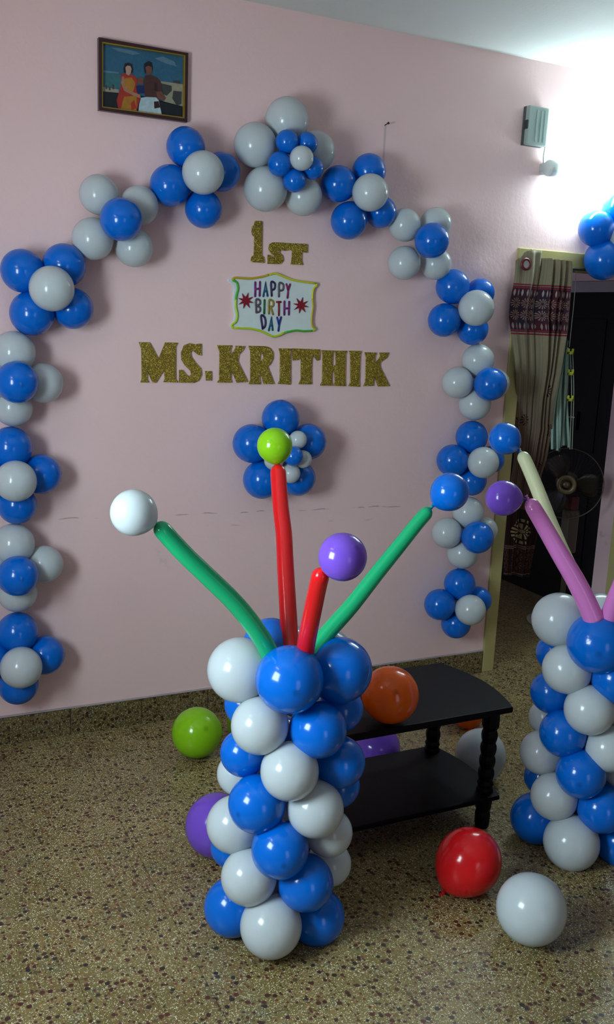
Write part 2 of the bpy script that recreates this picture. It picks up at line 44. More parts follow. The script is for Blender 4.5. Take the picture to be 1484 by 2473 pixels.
def area(name, loc, to, sx, sy, power, col):
    l = bpy.data.lights.new(name, 'AREA'); l.shape = 'RECTANGLE'; l.size = sx; l.size_y = sy; l.energy = power; l.color = col
    o = bpy.data.objects.new(name, l); COL.objects.link(o); o.location = loc
    o.rotation_euler = (Vector(to)-Vector(loc)).to_track_quat('-Z', 'Y').to_euler(); return o
# daylight through the window of the left wall, and a weak unseen fill lamp added behind the camera
area('window_daylight', (-.92, -2.07, 1.6), (2, -2.07, 1.45), .85, .95, 72, (.71, .91, .98))
area('added_rear_fill', (1.3, -6.25, 1.25), (1.3, 0, 1.1), 1.0, 2.0, 5, (1.0, .92, .84))

# ---------------------------------------------------------------- helpers
def mat(name, base=(.5,.5,.5), rough=.5, metal=0, spec=.5, **k):
    m = bpy.data.materials.new(name); m.use_nodes = True
    b = m.node_tree.nodes['Principled BSDF']
    b.inputs['Base Color'].default_value = (*base, 1); b.inputs['Roughness'].default_value = rough
    b.inputs['Metallic'].default_value = metal; b.inputs['Specular IOR Level'].default_value = spec
    for a, v in k.items(): b.inputs[a.replace('_', ' ')].default_value = v
    return m
class N:
    "small node-graph writer"
    def __init__(s, m): s.t = m.node_tree; s.b = s.t.nodes['Principled BSDF']
    def n(s, kind, **k):
        x = s.t.nodes.new(kind)
        for a, v in k.items(): setattr(x, a, v)
        return x
    def put(s, sock, v):
        if isinstance(v, bpy.types.NodeSocket): s.t.links.new(v, sock)
        elif v is not None:
            if sock.type == 'RGBA' and len(v) == 3: v = (*v, 1)
            sock.default_value = v
    def m(s, op, a, b=None, c=None):
        x = s.n('ShaderNodeMath', operation=op)
        for i, v in enumerate((a, b, c)): s.put(x.inputs[i], v)
        return x.outputs[0]
    def mix(s, f, a, b):
        x = s.n('ShaderNodeMix', data_type='RGBA'); s.put(x.inputs[0], f); s.put(x.inputs[6], a); s.put(x.inputs[7], b)
        return x.outputs[2]
    def noise(s, vec, scale, detail=2, rough=.5, out=0):
        x = s.n('ShaderNodeTexNoise'); s.put(x.inputs['Vector'], vec); x.inputs['Scale'].default_value = scale
        x.inputs['Detail'].default_value = detail; x.inputs['Roughness'].default_value = rough; return x.outputs[out]
    def vor(s, vec, scale):
        x = s.n('ShaderNodeTexVoronoi'); s.put(x.inputs['Vector'], vec); x.inputs['Scale'].default_value = scale; return x
    def ramp(s, f, stops):
        x = s.n('ShaderNodeValToRGB'); s.put(x.inputs[0], f); e = x.color_ramp.elements
        while len(e) < len(stops): e.new(.5)
        for i, (p, c) in enumerate(stops): e[i].position = p; e[i].color = (*c, 1) if len(c) == 3 else c
        return x.outputs[0]
    def sm(s, v, lo, hi):
        x = s.n('ShaderNodeMapRange', interpolation_type='SMOOTHSTEP'); s.put(x.inputs[0], v)
        s.put(x.inputs[1], lo); s.put(x.inputs[2], hi); return x.outputs[0]
    def xyz(s, vec):
        x = s.n('ShaderNodeSeparateXYZ'); s.put(x.inputs[0], vec); return x.outputs
    def pos(s): return s.n('ShaderNodeNewGeometry').outputs['Position']
    def bump(s, h, strength=.3, dist=.01):
        x = s.n('ShaderNodeBump'); x.inputs['Strength'].default_value = strength; x.inputs['Distance'].default_value = dist
        s.put(x.inputs['Height'], h); s.put(s.b.inputs['Normal'], x.outputs[0])
    def base(s, c): s.put(s.b.inputs['Base Color'], c)

def grain(m, scale, amt, bump=0):
    g = N(m); c = tuple(m.node_tree.nodes['Principled BSDF'].inputs['Base Color'].default_value)[:3]
    tc = g.n('ShaderNodeTexCoord').outputs['Object']
    f = g.noise(tc, scale, 4)
    g.base(g.mix(f, tuple(v*(1-amt) for v in c), tuple(min(1, v*(1+amt)) for v in c)))
    if bump: g.bump(f, bump, .004)
    return m

def mk(name, bm, m, parent=None, smooth=False, loc=None, link=True):
    me = bpy.data.meshes.new(name); bmesh.ops.recalc_face_normals(bm, faces=bm.faces[:]); bm.to_mesh(me); bm.free()
    if smooth:
        for p in me.polygons: p.use_smooth = True
    for q in (m if isinstance(m, (list, tuple)) else [m]): me.materials.append(q)
    return mo(name, me, parent, loc)
def mo(name, me, parent=None, loc=None):
    o = bpy.data.objects.new(name, me); COL.objects.link(o)
    if parent: o.parent = parent
    if loc is not None: o.location = loc
    return o
def tag(o, label=None, cat=None, group=None, kind=None):
    if label: o['label'] = label
    if cat: o['category'] = cat
    if group: o['group'] = group
    if kind: o['kind'] = kind
    return o
def empty(name, loc=(0,0,0), rz=0):
    o = bpy.data.objects.new(name, None); COL.objects.link(o); o.location = loc; o.rotation_euler = (0,0,rz); o.empty_display_size = .05
    return o
def box(bm, x0, x1, y0, y1, z0, z1, bev=0):
    r = bmesh.ops.create_cube(bm, size=1); v = r['verts']
    bmesh.ops.scale(bm, vec=(x1-x0, y1-y0, z1-z0), verts=v); bmesh.ops.translate(bm, vec=((x0+x1)/2, (y0+y1)/2, (z0+z1)/2), verts=v)
    if bev: bmesh.ops.bevel(bm, geom=list({e for q in v for e in q.link_edges}), offset=bev, segments=2, affect='EDGES', profile=.5)
def lathe(bm, prof, seg=24, M=None):
    rings = []
    for r, z in prof:
        if r < 1e-6: rings.append([bm.verts.new((0, 0, z))])
        else: rings.append([bm.verts.new((r*math.cos(2*PI*i/seg), r*math.sin(2*PI*i/seg), z)) for i in range(seg)])
    for a, b in zip(rings, rings[1:]):
        for i in range(seg):
            j = (i+1) % seg
            if len(a) == 1 and len(b) == 1: continue
            if len(a) == 1: bm.faces.new((a[0], b[i], b[j]))
            elif len(b) == 1: bm.faces.new((a[i], b[0], a[j]))
            else: bm.faces.new((a[i], b[i], b[j], a[j]))
    if M is not None: bmesh.ops.transform(bm, matrix=M, verts=[v for r in rings for v in r])
def sweep(bm, pts, radii, seg=16, cap=True):
    pts = [Vector(p) for p in pts]; n = len(pts); up = Vector((0, 0, 1)); rings = []; prev = None
    for i, p in enumerate(pts):
        t = (pts[min(i+1, n-1)]-pts[max(i-1, 0)]).normalized()
        if prev is None: a = t.cross(up) if abs(t.z) < .95 else t.cross(Vector((1, 0, 0)))
        else: a = prev-t*prev.dot(t)
        a.normalize(); prev = a; b = t.cross(a)
        rings.append([bm.verts.new(p+(a*math.cos(2*PI*k/seg)+b*math.sin(2*PI*k/seg))*radii[i]) for k in range(seg)])
    for q, r in zip(rings, rings[1:]):
        for k in range(seg): bm.faces.new((q[k], q[(k+1) % seg], r[(k+1) % seg], r[k]))
    if cap: bm.faces.new(rings[0]); bm.faces.new(rings[-1][::-1])
def spline(pts, n=6):
    P = [Vector(p) for p in pts]; P = [P[0]*2-P[1]]+P+[P[-1]*2-P[-2]]; o = []
    for i in range(1, len(P)-2):
        for k in range(n):
            t = k/n; a, b, c, d = P[i-1:i+3]
            o.append(.5*((2*b)+(c-a)*t+(2*a-5*b+4*c-d)*t*t+(3*b-a-3*c+d)*t**3))
    o.append(P[-2]); return o
def extrude_outline(name, loops, depth, m, y=0, parent=None, loc=None, bevel=0, ox=0, oz=0):
    "flat cut-out standing off the wall: loops in (x,z), front face at y-depth"
    cu = bpy.data.curves.new(name, 'CURVE'); cu.dimensions = '2D'; cu.fill_mode = 'BOTH'; cu.extrude = depth/2-bevel; cu.bevel_depth = bevel; cu.bevel_resolution = 1
    cu.offset = -bevel
    for L in loops:
        s = cu.splines.new('POLY'); s.points.add(len(L)-1); s.use_cyclic_u = True
        for p, (x, z) in zip(s.points, L): p.co = (x-ox, z-oz, 0, 1)
    tmp = bpy.data.objects.new('tmp', cu); me = bpy.data.meshes.new_from_object(tmp); bpy.data.objects.remove(tmp); bpy.data.curves.remove(cu)
    me.transform(Matrix.Translation((0, y-depth/2, 0)) @ Matrix.Rotation(PI/2, 4, 'X'))
    me.materials.clear(); me.materials.append(m); me.name = name
    return mo(name, me, parent, loc)

# ---------------------------------------------------------------- materials
def wall_paint():
    m = mat('pink_wall_paint', (.62, .45, .50), .55, spec=.3); g = N(m); p = g.pos(); x, y, z = g.xyz(p)
    f = g.noise(p, 1.3, 4, .6); f2 = g.noise(p, 9, 3)
    c = g.mix(f, (.85, .585, .585), (.91, .66, .655)); c = g.mix(g.m('MULTIPLY', f2, .3), c, (.84, .61, .58))
    # long hairline plaster crack across the wall, and a hung-picture mark under the nail
    wob = g.m('MULTIPLY_ADD', g.noise(p, 7, 3), .03, -.015)
    zc = g.m('ADD', g.m('MULTIPLY_ADD', x, -.0143, .918), wob)
    d = g.m('ABSOLUTE', g.m('SUBTRACT', z, zc))
    gate = g.sm(g.noise(p, 14, 2), .50, .62); gx = g.m('MULTIPLY', g.sm(x, .6, .72), g.m('SUBTRACT', 1, g.sm(x, 2.5, 2.55)))
    cr = g.m('MULTIPLY', g.m('MULTIPLY', g.m('SUBTRACT', 1, g.sm(d, .0008, .0032)), gate), gx)
    sub = g.m('ABSOLUTE', g.m('SUBTRACT', z, g.m('ADD', zc, -.055)))
    cr2 = g.m('MULTIPLY', g.m('MULTIPLY', g.m('SUBTRACT', 1, g.sm(sub, .001, .004)), g.sm(g.noise(p, 11, 2), .55, .7)), g.m('MULTIPLY', gx, .35))
    c = g.mix(g.m('MULTIPLY', cr, .6), c, (.20, .12, .13)); c = g.mix(cr2, c, (.3, .2, .2))
    sc = g.m('MULTIPLY', g.sm(g.noise(p, 5, 5, .7), .62, .76), g.m('MULTIPLY', g.m('SUBTRACT', 1, g.sm(z, .9, 1.25)), .5))
    c = g.mix(sc, c, (.40, .29, .30))
    dx = g.m('ABSOLUTE', g.m('SUBTRACT', x, 2.1)); mk_ = g.m('MULTIPLY', g.m('SUBTRACT', 1, g.sm(dx, .002, .008)), g.m('MULTIPLY', g.sm(z, 2.18, 2.42), g.m('SUBTRACT', 1, g.sm(z, 2.525, 2.535))))
    c = g.mix(g.m('MULTIPLY', mk_, .4), c, (.30, .25, .25))
    g.base(c); g.bump(g.noise(p, 45, 3), .12, .01); return m
WALL = wall_paint()
WALL2 = grain(mat('low_bounce_wall_paint', (.42, .30, .30), .6), 2, .1)  # tone for the unseen walls, darkened to cut bounced light
CEIL = mat('ceiling_whitewash', (.62, .68, .66), .7, spec=.2)
g = N(CEIL); p = g.pos(); g.base(g.mix(g.noise(p, 2, 4), (.66, .68, .65), (.73, .75, .72))); g.bump(g.noise(p, 60, 3), .1, .01)
def terrazzo(name, dark=1.0, seedobj=True):
    m = mat(name, (.2,.17,.1), .32, spec=.45); g = N(m); p = g.pos()
    v = g.n('ShaderNodeVectorMath', operation='ADD'); g.put(v.inputs[0], p)
    if seedobj:
        rn = g.n('ShaderNodeObjectInfo').outputs['Random']; cb = g.n('ShaderNodeCombineXYZ'); g.put(cb.inputs[2], g.m('MULTIPLY', rn, 7.0)); g.put(v.inputs[1], cb.outputs[0])
    q = v.outputs[0]
    f = g.noise(p, 4.5, 3, .6); ff = g.noise(p, 75, 3, .6)
    k = dark
    c = g.mix(g.sm(f, .3, .7), (.195*k, .150*k, .040*k), (.29*k, .22*k, .078*k)); c = g.mix(g.m('MULTIPLY', ff, .5), c, (.12*k, .075*k, .025*k)); f3 = g.noise(p, 11, 3, .6); c = g.mix(g.m('MULTIPLY', g.sm(f3, .52, .68), .5), c, (.19*k, .105*k, .05*k)); c = g.mix(g.m('MULTIPLY', g.sm(f3, .46, .3), .6), c, (.13*k, .125*k, .06*k))
    def chips(scale, thr, size, cols, base, amt=1):
        vo = g.vor(q, scale); rr = g.xyz(vo.outputs['Color'])
        pick = g.m('GREATER_THAN', rr[0], thr); near = g.m('SUBTRACT', 1, g.sm(vo.outputs['Distance'], size*.75, size))
        return g.mix(g.m('MULTIPLY', g.m('MULTIPLY', pick, near), amt), base, g.ramp(rr[1], cols))
    c = chips(300, .60, .55, [(0, (.66*k, .60*k, .42*k)), (.5, (.42*k, .36*k, .19*k)), (1, (.95*k, .90*k, .68*k))], c)
    c = chips(210, .66, .5, [(0, (.10*k, .06*k, .03*k)), (.6, (.16*k, .09*k, .04*k)), (1, (.05*k, .045*k, .03*k))], c, .8)
    c = chips(95, .66, .50, [(0, (.30*k, .17*k, .05*k)), (.4, (.14*k, .04*k, .025*k)), (1, (.05*k, .035*k, .025*k))], c)
    c = chips(55, .72, .46, [(0, (.05*k, .018*k, .014*k)), (.45, (.10*k, .03*k, .02*k)), (.6, (.03*k, .02*k, .015*k)), (.85, (.045*k, .04*k, .03*k)), (1, (.30*k, .19*k, .06*k))], c)
    g.base(c); g.put(g.b.inputs['Roughness'], g.m('MULTIPLY_ADD', ff, .25, .22)); return m
TERR = terrazzo('terrazzo_floor'); SKIRT = terrazzo('terrazzo_skirting', .62)
GROUT = mat('dark_grout', (.10, .075, .045), .8)

def latex(name, c, trans=.12, spot=True, rough=.17):
    m = mat(name, c, rough, spec=.35, Coat_Weight=.22, Coat_Roughness=.06); g = N(m)
    tc = g.n('ShaderNodeTexCoord').outputs['Object']; x, y, z = g.xyz(tc)
    r = g.m('SQRT', g.m('ADD', g.m('MULTIPLY', x, x), g.m('MULTIPLY', y, y)))
    # latex gathers thick and darker at the nose and at the neck
    nose = g.m('SUBTRACT', 1, g.sm(r, .03, .16))
    cc = c
    if spot: cc = g.mix(g.m('MULTIPLY', nose, .65), c, tuple(v*.45 for v in c))
    cc = g.mix(g.m('MULTIPLY', g.noise(tc, 3, 2), .25), cc, tuple(v*.86 for v in c))
    g.base(cc)
    if trans:
        out = g.t.nodes['Material Output']; tr = g.n('ShaderNodeBsdfTranslucent'); g.put(tr.inputs[0], c)
        ms = g.n('ShaderNodeMixShader'); ms.inputs[0].default_value = trans
        g.t.links.new(g.b.outputs[0], ms.inputs[1]); g.t.links.new(tr.outputs[0], ms.inputs[2]); g.t.links.new(ms.outputs[0], out.inputs[0])
    return m
LX = dict(blue=latex('blue_latex', (.0, .150, .68)), white=latex('white_latex', (.60, .66, .685), .15, False, .2),
    lime=latex('lime_latex', (.27, .60, .01)), purple=latex('purple_latex', (.20, .085, .62)), orange=latex('orange_latex', (.80, .12, .005)),
    red=latex('red_latex', (.80, .012, .016)), green=latex('green_latex', (.008, .40, .16), 0, False), cream=latex('cream_latex', (.66, .68, .42), .1, False),
    pink=latex('pink_latex', (.72, .22, .60), .1, False), yellow=latex('yellow_latex', (.7, .5, .05), 0, False))
LX['b'] = LX['blue']; LX['w'] = LX['white']
def glitter():
    m = mat('gold_glitter_foam', (.30, .20, .02), .45, spec=.6); g = N(m); p = g.pos()
    vo = g.vor(p, 480); rr = g.xyz(vo.outputs['Color']); n = g.noise(p, 38, 4)
    c = g.mix(g.sm(n, .3, .7), (.19, .125, .003), (.25, .17, .005)); c = g.mix(g.m('GREATER_THAN', rr[0], .86), c, (.75, .62, .14)); c = g.mix(g.m('LESS_THAN', rr[0], .2), c, (.12, .065, .002))
    g.base(c); g.put(g.b.inputs['Metallic'], g.m('MULTIPLY', g.m('GREATER_THAN', rr[1], .7), .3)); g.bump(rr[2], .12, .0005); return m
GOLD = glitter()

# ---------------------------------------------------------------- room
XL, XR, YB, ZC = -.7, 6.4, -6.0, 2.9
DX0, DX1, DZ = 2.845, 3.80, 2.088                      # doorway (outer edge of its frame)
bm = bmesh.new(); box(bm, XL-.15, DX0, 0, .12, 0, ZC); box(bm, DX0, DX1, 0, .12, DZ, ZC); box(bm, DX1, XR, 0, .12, 0, ZC)
tag(mk('wall_back', bm, WALL), kind='structure')
bm = bmesh.new()                                       # left wall with the window opening (y -2.5..-1.65, z 1.08..2.03)
wy0, wy1, wz0, wz1 = -2.52, -1.62, 1.08, 2.05
box(bm, XL-.15, XL, YB, wy0, 0, ZC); box(bm, XL-.15, XL, wy1, 0, 0, ZC); box(bm, XL-.15, XL, wy0, wy1, 0, wz0); box(bm, XL-.15, XL, wy0, wy1, wz1, ZC)
tag(mk('wall_left', bm, WALL), kind='structure')
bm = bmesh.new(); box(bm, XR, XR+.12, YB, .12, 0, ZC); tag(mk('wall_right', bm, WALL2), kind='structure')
bm = bmesh.new(); box(bm, XL-.15, .8, YB-.12, YB, 0, ZC); box(bm, 1.8, XR+.12, YB-.12, YB, 0, ZC); box(bm, .8, 1.8, YB-.12, YB, 2.1, ZC)  # unseen opening added for the rear fill lamp
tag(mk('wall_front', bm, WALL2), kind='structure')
bm = bmesh.new(); box(bm, XL-.15, XR+.12, YB-.12, 2.6, ZC, ZC+.1); tag(mk('ceiling', bm, CEIL), kind='structure')
# passage beyond the doorway
bm = bmesh.new(); box(bm, 4.07, 4.19, .12, .54, 0, ZC); box(bm, 4.07, 4.19, .54, 1.72, 2.02, ZC); box(bm, 4.07, 4.19, 1.72, 2.6, 0, ZC)
box(bm, 4.055, 4.07, .12, .54, 0, ZC); box(bm, 4.055, 4.07, .54, 1.72, 2.02, ZC)
tag(mk('wall_passage_right', bm, WALL), kind='structure')
bm = bmesh.new(); box(bm, 1.6, 4.19, 2.5, 2.6, 0, ZC); box(bm, 1.6, 1.7, .12, .5, 0, ZC); box(bm, 1.6, 1.7, 2.1, 2.5, 0, ZC); box(bm, 1.6, 1.7, .5, 2.1, 2.1, ZC); tag(mk('wall_passage_back', bm, WALL), kind='structure')  # unseen opening at the left end, added to let world light into the passage
# window in the left wall
WF = grain(mat('white_window_paint', (.6, .6, .58), .4), 20, .08)
wn = empty('window_1', (XL-.05, wy0, wz0)); tag(wn, kind='structure')
bm = bmesh.new()
for a in ((0, .04, 0, wz1-wz0), (wy1-wy0-.04, wy1-wy0, 0, wz1-wz0), (0, wy1-wy0, 0, .04), (0, wy1-wy0, wz1-wz0-.04, wz1-wz0)): box(bm, -.03, .03, *a)
mk('window_frame', bm, WF, wn)
# floor: slab, and terrazzo tiles laid on it
bm = bmesh.new(); box(bm, XL-.15, XR+.12, YB-.12, 2.6, -.1, -.004); fl = tag(mk('floor', bm, [GROUT]), kind='structure')
T = .305; TG = .0005
tme = None
nx0, nx1, ny0, ny1 = -2, 15, -10, 5
for i in range(nx0, nx1):
    for j in range(ny0, ny1):
        x, y = i*T+.17, j*T+.05
        if x+T < XL or (y > .12 and x < 2.4): continue
        if tme is None:
            bm = bmesh.new(); box(bm, TG, T-TG, TG, T-TG, -.006, 0, .0006); o = mk('tile', bm, TERR, fl, loc=(x, y, 0)); tme = o.data
        else: mo('tile', tme, fl, (x, y, 0))
bm = bmesh.new(); box(bm, XL-.15, XR+.12, YB-.12, ny0*T+.05, -.006, 0); tag(mk('floor_rest', bm, terrazzo('terrazzo_far', 1, False), fl), kind='stuff')
# skirting: separate terrazzo pieces with open joints, grey plaster ledge on top
sk = empty('baseboard_back', (XL, 0, 0)); tag(sk, kind='structure')
x = XL; sx = 0
while x < DX0-.02:
    L_ = min(.295+random.uniform(-.004, .004), DX0-.005-x)
    bm = bmesh.new(); box(bm, .0012, L_-.0012, -.013-random.uniform(0, .0012), 0, 0, .1125+random.uniform(-.0015, .001), .0012)
    mk('tile', bm, SKIRT, sk, loc=(x-XL, 0, 0)); x += L_
LEDGE = grain(mat('grey_plaster_ledge', (.42, .36, .36), .8), 30, .2, .2)
bm = bmesh.new(); box(bm, 0, DX0-.005-XL, -.011, 0, .1125, .1185, .002); mk('ledge', bm, LEDGE, sk)

# door frame of the doorway
FR = mat('olive_cream_door_paint', (.42, .40, .20), .38, spec=.4); g = N(FR); tc = g.pos()
g.base(g.mix(g.noise(tc, 6, 4), (.38, .33, .13), (.49, .44, .20))); g.bump(g.noise(tc, 30, 3), .15, .004)
d1 = empty('door_1', (DX0, 0, 0)); tag(d1, kind='structure')
Wd = DX1-DX0
bm = bmesh.new(); box(bm, 0, .07, -.012, .1, 0, DZ, .004); mk('frame_post', bm, FR, d1)
bm = bmesh.new(); box(bm, Wd-.07, Wd, -.012, .1, 0, DZ, .004); mk('frame_post', bm, FR, d1)
bm = bmesh.new(); box(bm, .07, Wd-.07, -.012, .1, DZ-.085, DZ, .004); mk('frame_lintel', bm, FR, d1)
# dark door in the side wall of the passage
DK = mat('black_brown_door_wood', (.006, .005, .005), .5, spec=.2); grain(DK, 12, .3)
GR = grain(mat('grey_door_frame_paint', (.42, .38, .40), .5), 12, .1)
d2 = empty('door_2', (4.07, .54, 0)); tag(d2, kind='structure')
bm = bmesh.new(); box(bm, -.022, .04, .0, 1.18, 1.953, 2.018, .003); mk('frame_lintel', bm, GR, d2)
bm = bmesh.new(); box(bm, -.016, .04, 0, .03, 0, 1.953, .003); mk('frame_post', bm, DK, d2)
bm = bmesh.new(); box(bm, -.016, .04, 1.15, 1.18, 0, 1.953, .003); mk('frame_post', bm, DK, d2)
bm = bmesh.new(); box(bm, -.004, .035, .03, 1.15, .002, 1.953); lf = mk('door_leaf', bm, DK, d2)
for z0, z1 in ((.15, .85), (1.0, 1.8)):
    for y0, y1 in ((.12, .55), (.63, 1.06)):
        bm = bmesh.new(); box(bm, -.012, 0, y0, y1, z0, z1, .004); mk('panel', bm, DK, lf)
CHR = mat('dull_steel', (.5, .5, .5), .25, 1)
bm = bmesh.new(); sweep(bm, [(-.004, .27, 1.2), (-.045, .27, 1.2), (-.05, .29, 1.2), (-.05, .37, 1.195)], [.006]*4, 8); box(bm, -.012, -.003, .252, .288, 1.12, 1.24, .003); mk('handle', bm, CHR, lf)

# ---------------------------------------------------------------- balloons
def balloon_mesh(name, m, seg=40, rows=26, teat=True):
    bm = bmesh.new(); prof = []
    for i in range(rows+1):
        a = PI*i/rows; r = math.sin(a); z = math.cos(a)
        if teat and i == 0: z += .012
        if z < -.3:                                   # draw the lower part out towards the neck
            t = (-.3-z)/.7; z -= .09*t**3; r *= 1-.05*t*t
        prof.append((r, z))
    prof[-1] = (.05, -1.13); prof.append((.035, -1.17))
    prof[0] = (0, prof[0][1]); lathe(bm, prof, seg)
    me = bpy.data.meshes.new(name); bmesh.ops.recalc_face_normals(bm, faces=bm.faces[:]); bm.to_mesh(me); bm.free()
    for q in me.polygons: q.use_smooth = True
    me.materials.append(m); return me
def knot_mesh(name, m):
    bm = bmesh.new()
    lathe(bm, [(.03, -1.13), (.07, -1.145), (.085, -1.17), (.06, -1.19), (.04, -1.20), (.055, -1.23), (.095, -1.27), (.105, -1.28), (.09, -1.275), (.0, -1.22)], 14)
    me = bpy.data.meshes.new(name); bm.to_mesh(me); bm.free()
    for q in me.polygons: q.use_smooth = True
    me.materials.append(m); return me
BM = {}
def bmesh_of(c):
    c = {'b': 'blue', 'w': 'white'}.get(c, c)
    if c not in BM: BM[c] = (balloon_mesh(c+'_balloon', LX[c]), knot_mesh(c+'_knot', LX[c]))
    return BM[c]
def put_balloon(P, R, nose, col, parent=None, base=Vector((0,0,0)), knot=False, name='balloon', stretch=1.0, label=None):
    me, kn = bmesh_of(col)
    o = mo(name, me, parent, Vector(P)-base)
    o.rotation_mode = 'QUATERNION'; o.rotation_quaternion = Vector(nose).normalized().to_track_quat('Z', 'Y')
    o.scale = (R, R, R*stretch)
    if knot: mo('knot', kn, o)
    if label: o['label'] = label
    return o
CN = {'b': 'blue', 'w': 'white'}
ARCH = 'balloon clusters of the arch on the wall'
CL = {
'A': 'blue balloon cluster with white centre, highest one at the left edge of the photo',
'B': 'white balloon cluster with blue centre, upper left of the arch below the framed picture',
'C': 'blue balloon cluster with white centre just below right of the framed picture',
'D': 'large white balloon flower with a small blue flower on it, top of the arch',
'E': 'blue balloon cluster with white centre right of the big white flower at arch top',
'F': 'white balloon cluster with blue centre on the upper right shoulder of the arch',
'G': 'blue balloon cluster with white centre beside the patterned top of the curtain',
'H': 'white balloon cluster with blue centre on the right leg, level with the gold name letters',
'I': 'blue balloon cluster with white centre on the right leg, behind the two blue tip balloons',
'J': 'white balloon cluster with blue centre, lowest white cluster of the right leg',
'K': 'lowest blue balloon cluster of the right leg, by the foot of the door frame',
'L': 'white balloon cluster with blue centre cut by the left edge, upper of the two there',
'M': 'blue balloon cluster with white centre at the left edge between the two white clusters',
'N': 'white balloon cluster with blue centre at the left edge, lower of the two there',
'O': 'lowest blue balloon cluster at the left edge, just above the skirting',
'P': 'blue balloon flower with small white flower inside, alone below the gold name letters',
'Q': 'brightly lit blue balloon cluster above the doorway under the tube light'}
for k, d in CLUSTERS.items():
    c = Vector(d['c']); root = empty('balloon_cluster', c); tag(root, CL[k], 'balloons', ARCH if k not in 'PQ' else None)
    core = c+Vector((0, -.07, 0))
    def setof(lst, col, kn=False):
        m = Vector([sum(q[i] for q in lst)/len(lst) for i in range(3)])
        for q in lst:
            n = Vector(q[:3])-m; n.y = -.02
            put_balloon(q[:3], q[3], n, col, root, c, label=f'{CN[col]} balloon')
    co = d['co']
    setof(d['ring'], co[0])
    if 'mid' in d: setof(d['mid'], co[1])
    for q in d['front']:
        put_balloon(q[:3], q[3], (random.uniform(-.1, .3), -1, random.uniform(-.1, .15)), co[-1], root, c, label=f'{CN[co[-1]]} centre balloon')

def column(data, tubes, label):
    ax = Vector((*data['ax'], 0)); root = empty('balloon_column', ax); tag(root, label, 'balloon column', 'spiral balloon columns')
    for lay in data['layers']:
        zc = sum(q[3] for q in lay)/len(lay)
        for pos, x, y, z, R, col in lay:
            n = Vector((x, y, z))-Vector((ax.x, ax.y, zc)); n.z *= .3
            put_balloon((x, y, z), R, n, col, root, ax, label=f'{CN[col]} balloon')
    bm = bmesh.new(); sweep(bm, [(0, 0, .03), (0, 0, .8)], [.012]*2, 10)
    mk('pole', bm, grain(mat('grey_pole_plastic', (.35, .35, .35), .5), 9, .1), root)
    for t in tubes:
        pts = spline([Vector(p)-ax for p in t['p']], 8); n = len(pts); r0, r1 = t['r']
        # rounded tip and a slight waist where it leaves the column
        rad = []
        L = [0]
        for a, b in zip(pts, pts[1:]): L.append(L[-1]+(b-a).length)
        tot = L[-1]
        for q in L:
            rr = r0+(r1-r0)*q/tot; e = tot-q
            if e < r1*1.2: rr *= math.sqrt(max(.0, 1-(1-e/(r1*1.2))**2))*.92+.08
            rad.append(rr)
        # finer tip
        tip = pts[-1]; d = (pts[-1]-pts[-3]).normalized(); P2 = [p for p, q in zip(pts, L) if tot-q > r1*1.25]; R2 = [r for r, q in zip(rad, L) if tot-q > r1*1.25]
        for i in range(9):
            a = i/8*PI/2; e = r1*1.2*(1-math.sin(a)); P2.append(tip-d*e); R2.append(max(.003, r1*math.cos(a)))
        bm = bmesh.new(); sweep(bm, P2, R2, 24)
        o = mk('long_balloon', bm, LX[t['col']], root, smooth=True); o['label'] = f"{t['col']} long balloon"
        bm = bmesh.new(); K = [tip-d*.004, tip+d*.004, tip+d*.008, tip+d*.014]; sweep(bm, K, [.003, .0055, .003, .006], 10)
        mk('knot', bm, LX[t['col']], o, smooth=True)
        if t['ball']:
            b = t['ball']; P = Vector(b[:3]); nose = P-(tip+ax)
            put_balloon(P, b[3], nose, t['bcol'], root, ax, True, label=f"{t['bcol']} tip balloon")
    return root
column(COL1, T1, 'blue and white spiral balloon column before the dark table, complete down to the floor')
column(COL2, T2, 'blue and white spiral balloon column cut by the right edge, behind the loose white balloon')

LB = {
'lime': ('lime', (.05, -.85, .52), 'lime green round balloon lying on the floor left of the column', 1.0),
'lime_hidden': ('lime', (.6, .2, .4), 'lime green balloon almost hidden behind the left side of the column', 1.0),
'purple': ('purple', (-.3, .5, .6), 'purple balloon on the floor half hidden behind the lower left of the column', 1.0),
'purple_table': ('purple', (.5, .3, .6), 'purple balloon on the floor seen through the table above its lower shelf', 1.0),
'white_table': ('white', (.2, .2, .9), 'white balloon on the floor behind the right front leg of the table', 1.04),
'orange_table': ('orange', (.2, .5, .7), 'orange balloon on the floor mostly hidden beyond the table', 1.0),
'orange': ('orange', (-.3, -.8, .45), 'orange balloon lying on the dark table top', 1.02),
'red': ('red', (.60, -.12, .79), 'red balloon on the floor with its knot at the lower left', 1.06),
'white': ('white', (-.35, -.75, .56), 'large white balloon on the open floor at lower right', 1.04)}
for k, (col, nose, lab, st) in LB.items():
    x, y, z, R = LOOSE[k]; base = Vector((x, y, z-R))
    root = empty('round_balloon', base); tag(root, lab, 'balloon', 'loose balloons about the table')
    rx = R*(.975 if st > 1 else 1)
    put_balloon((x, y, z), rx, nose, col, root, base, True, stretch=st)

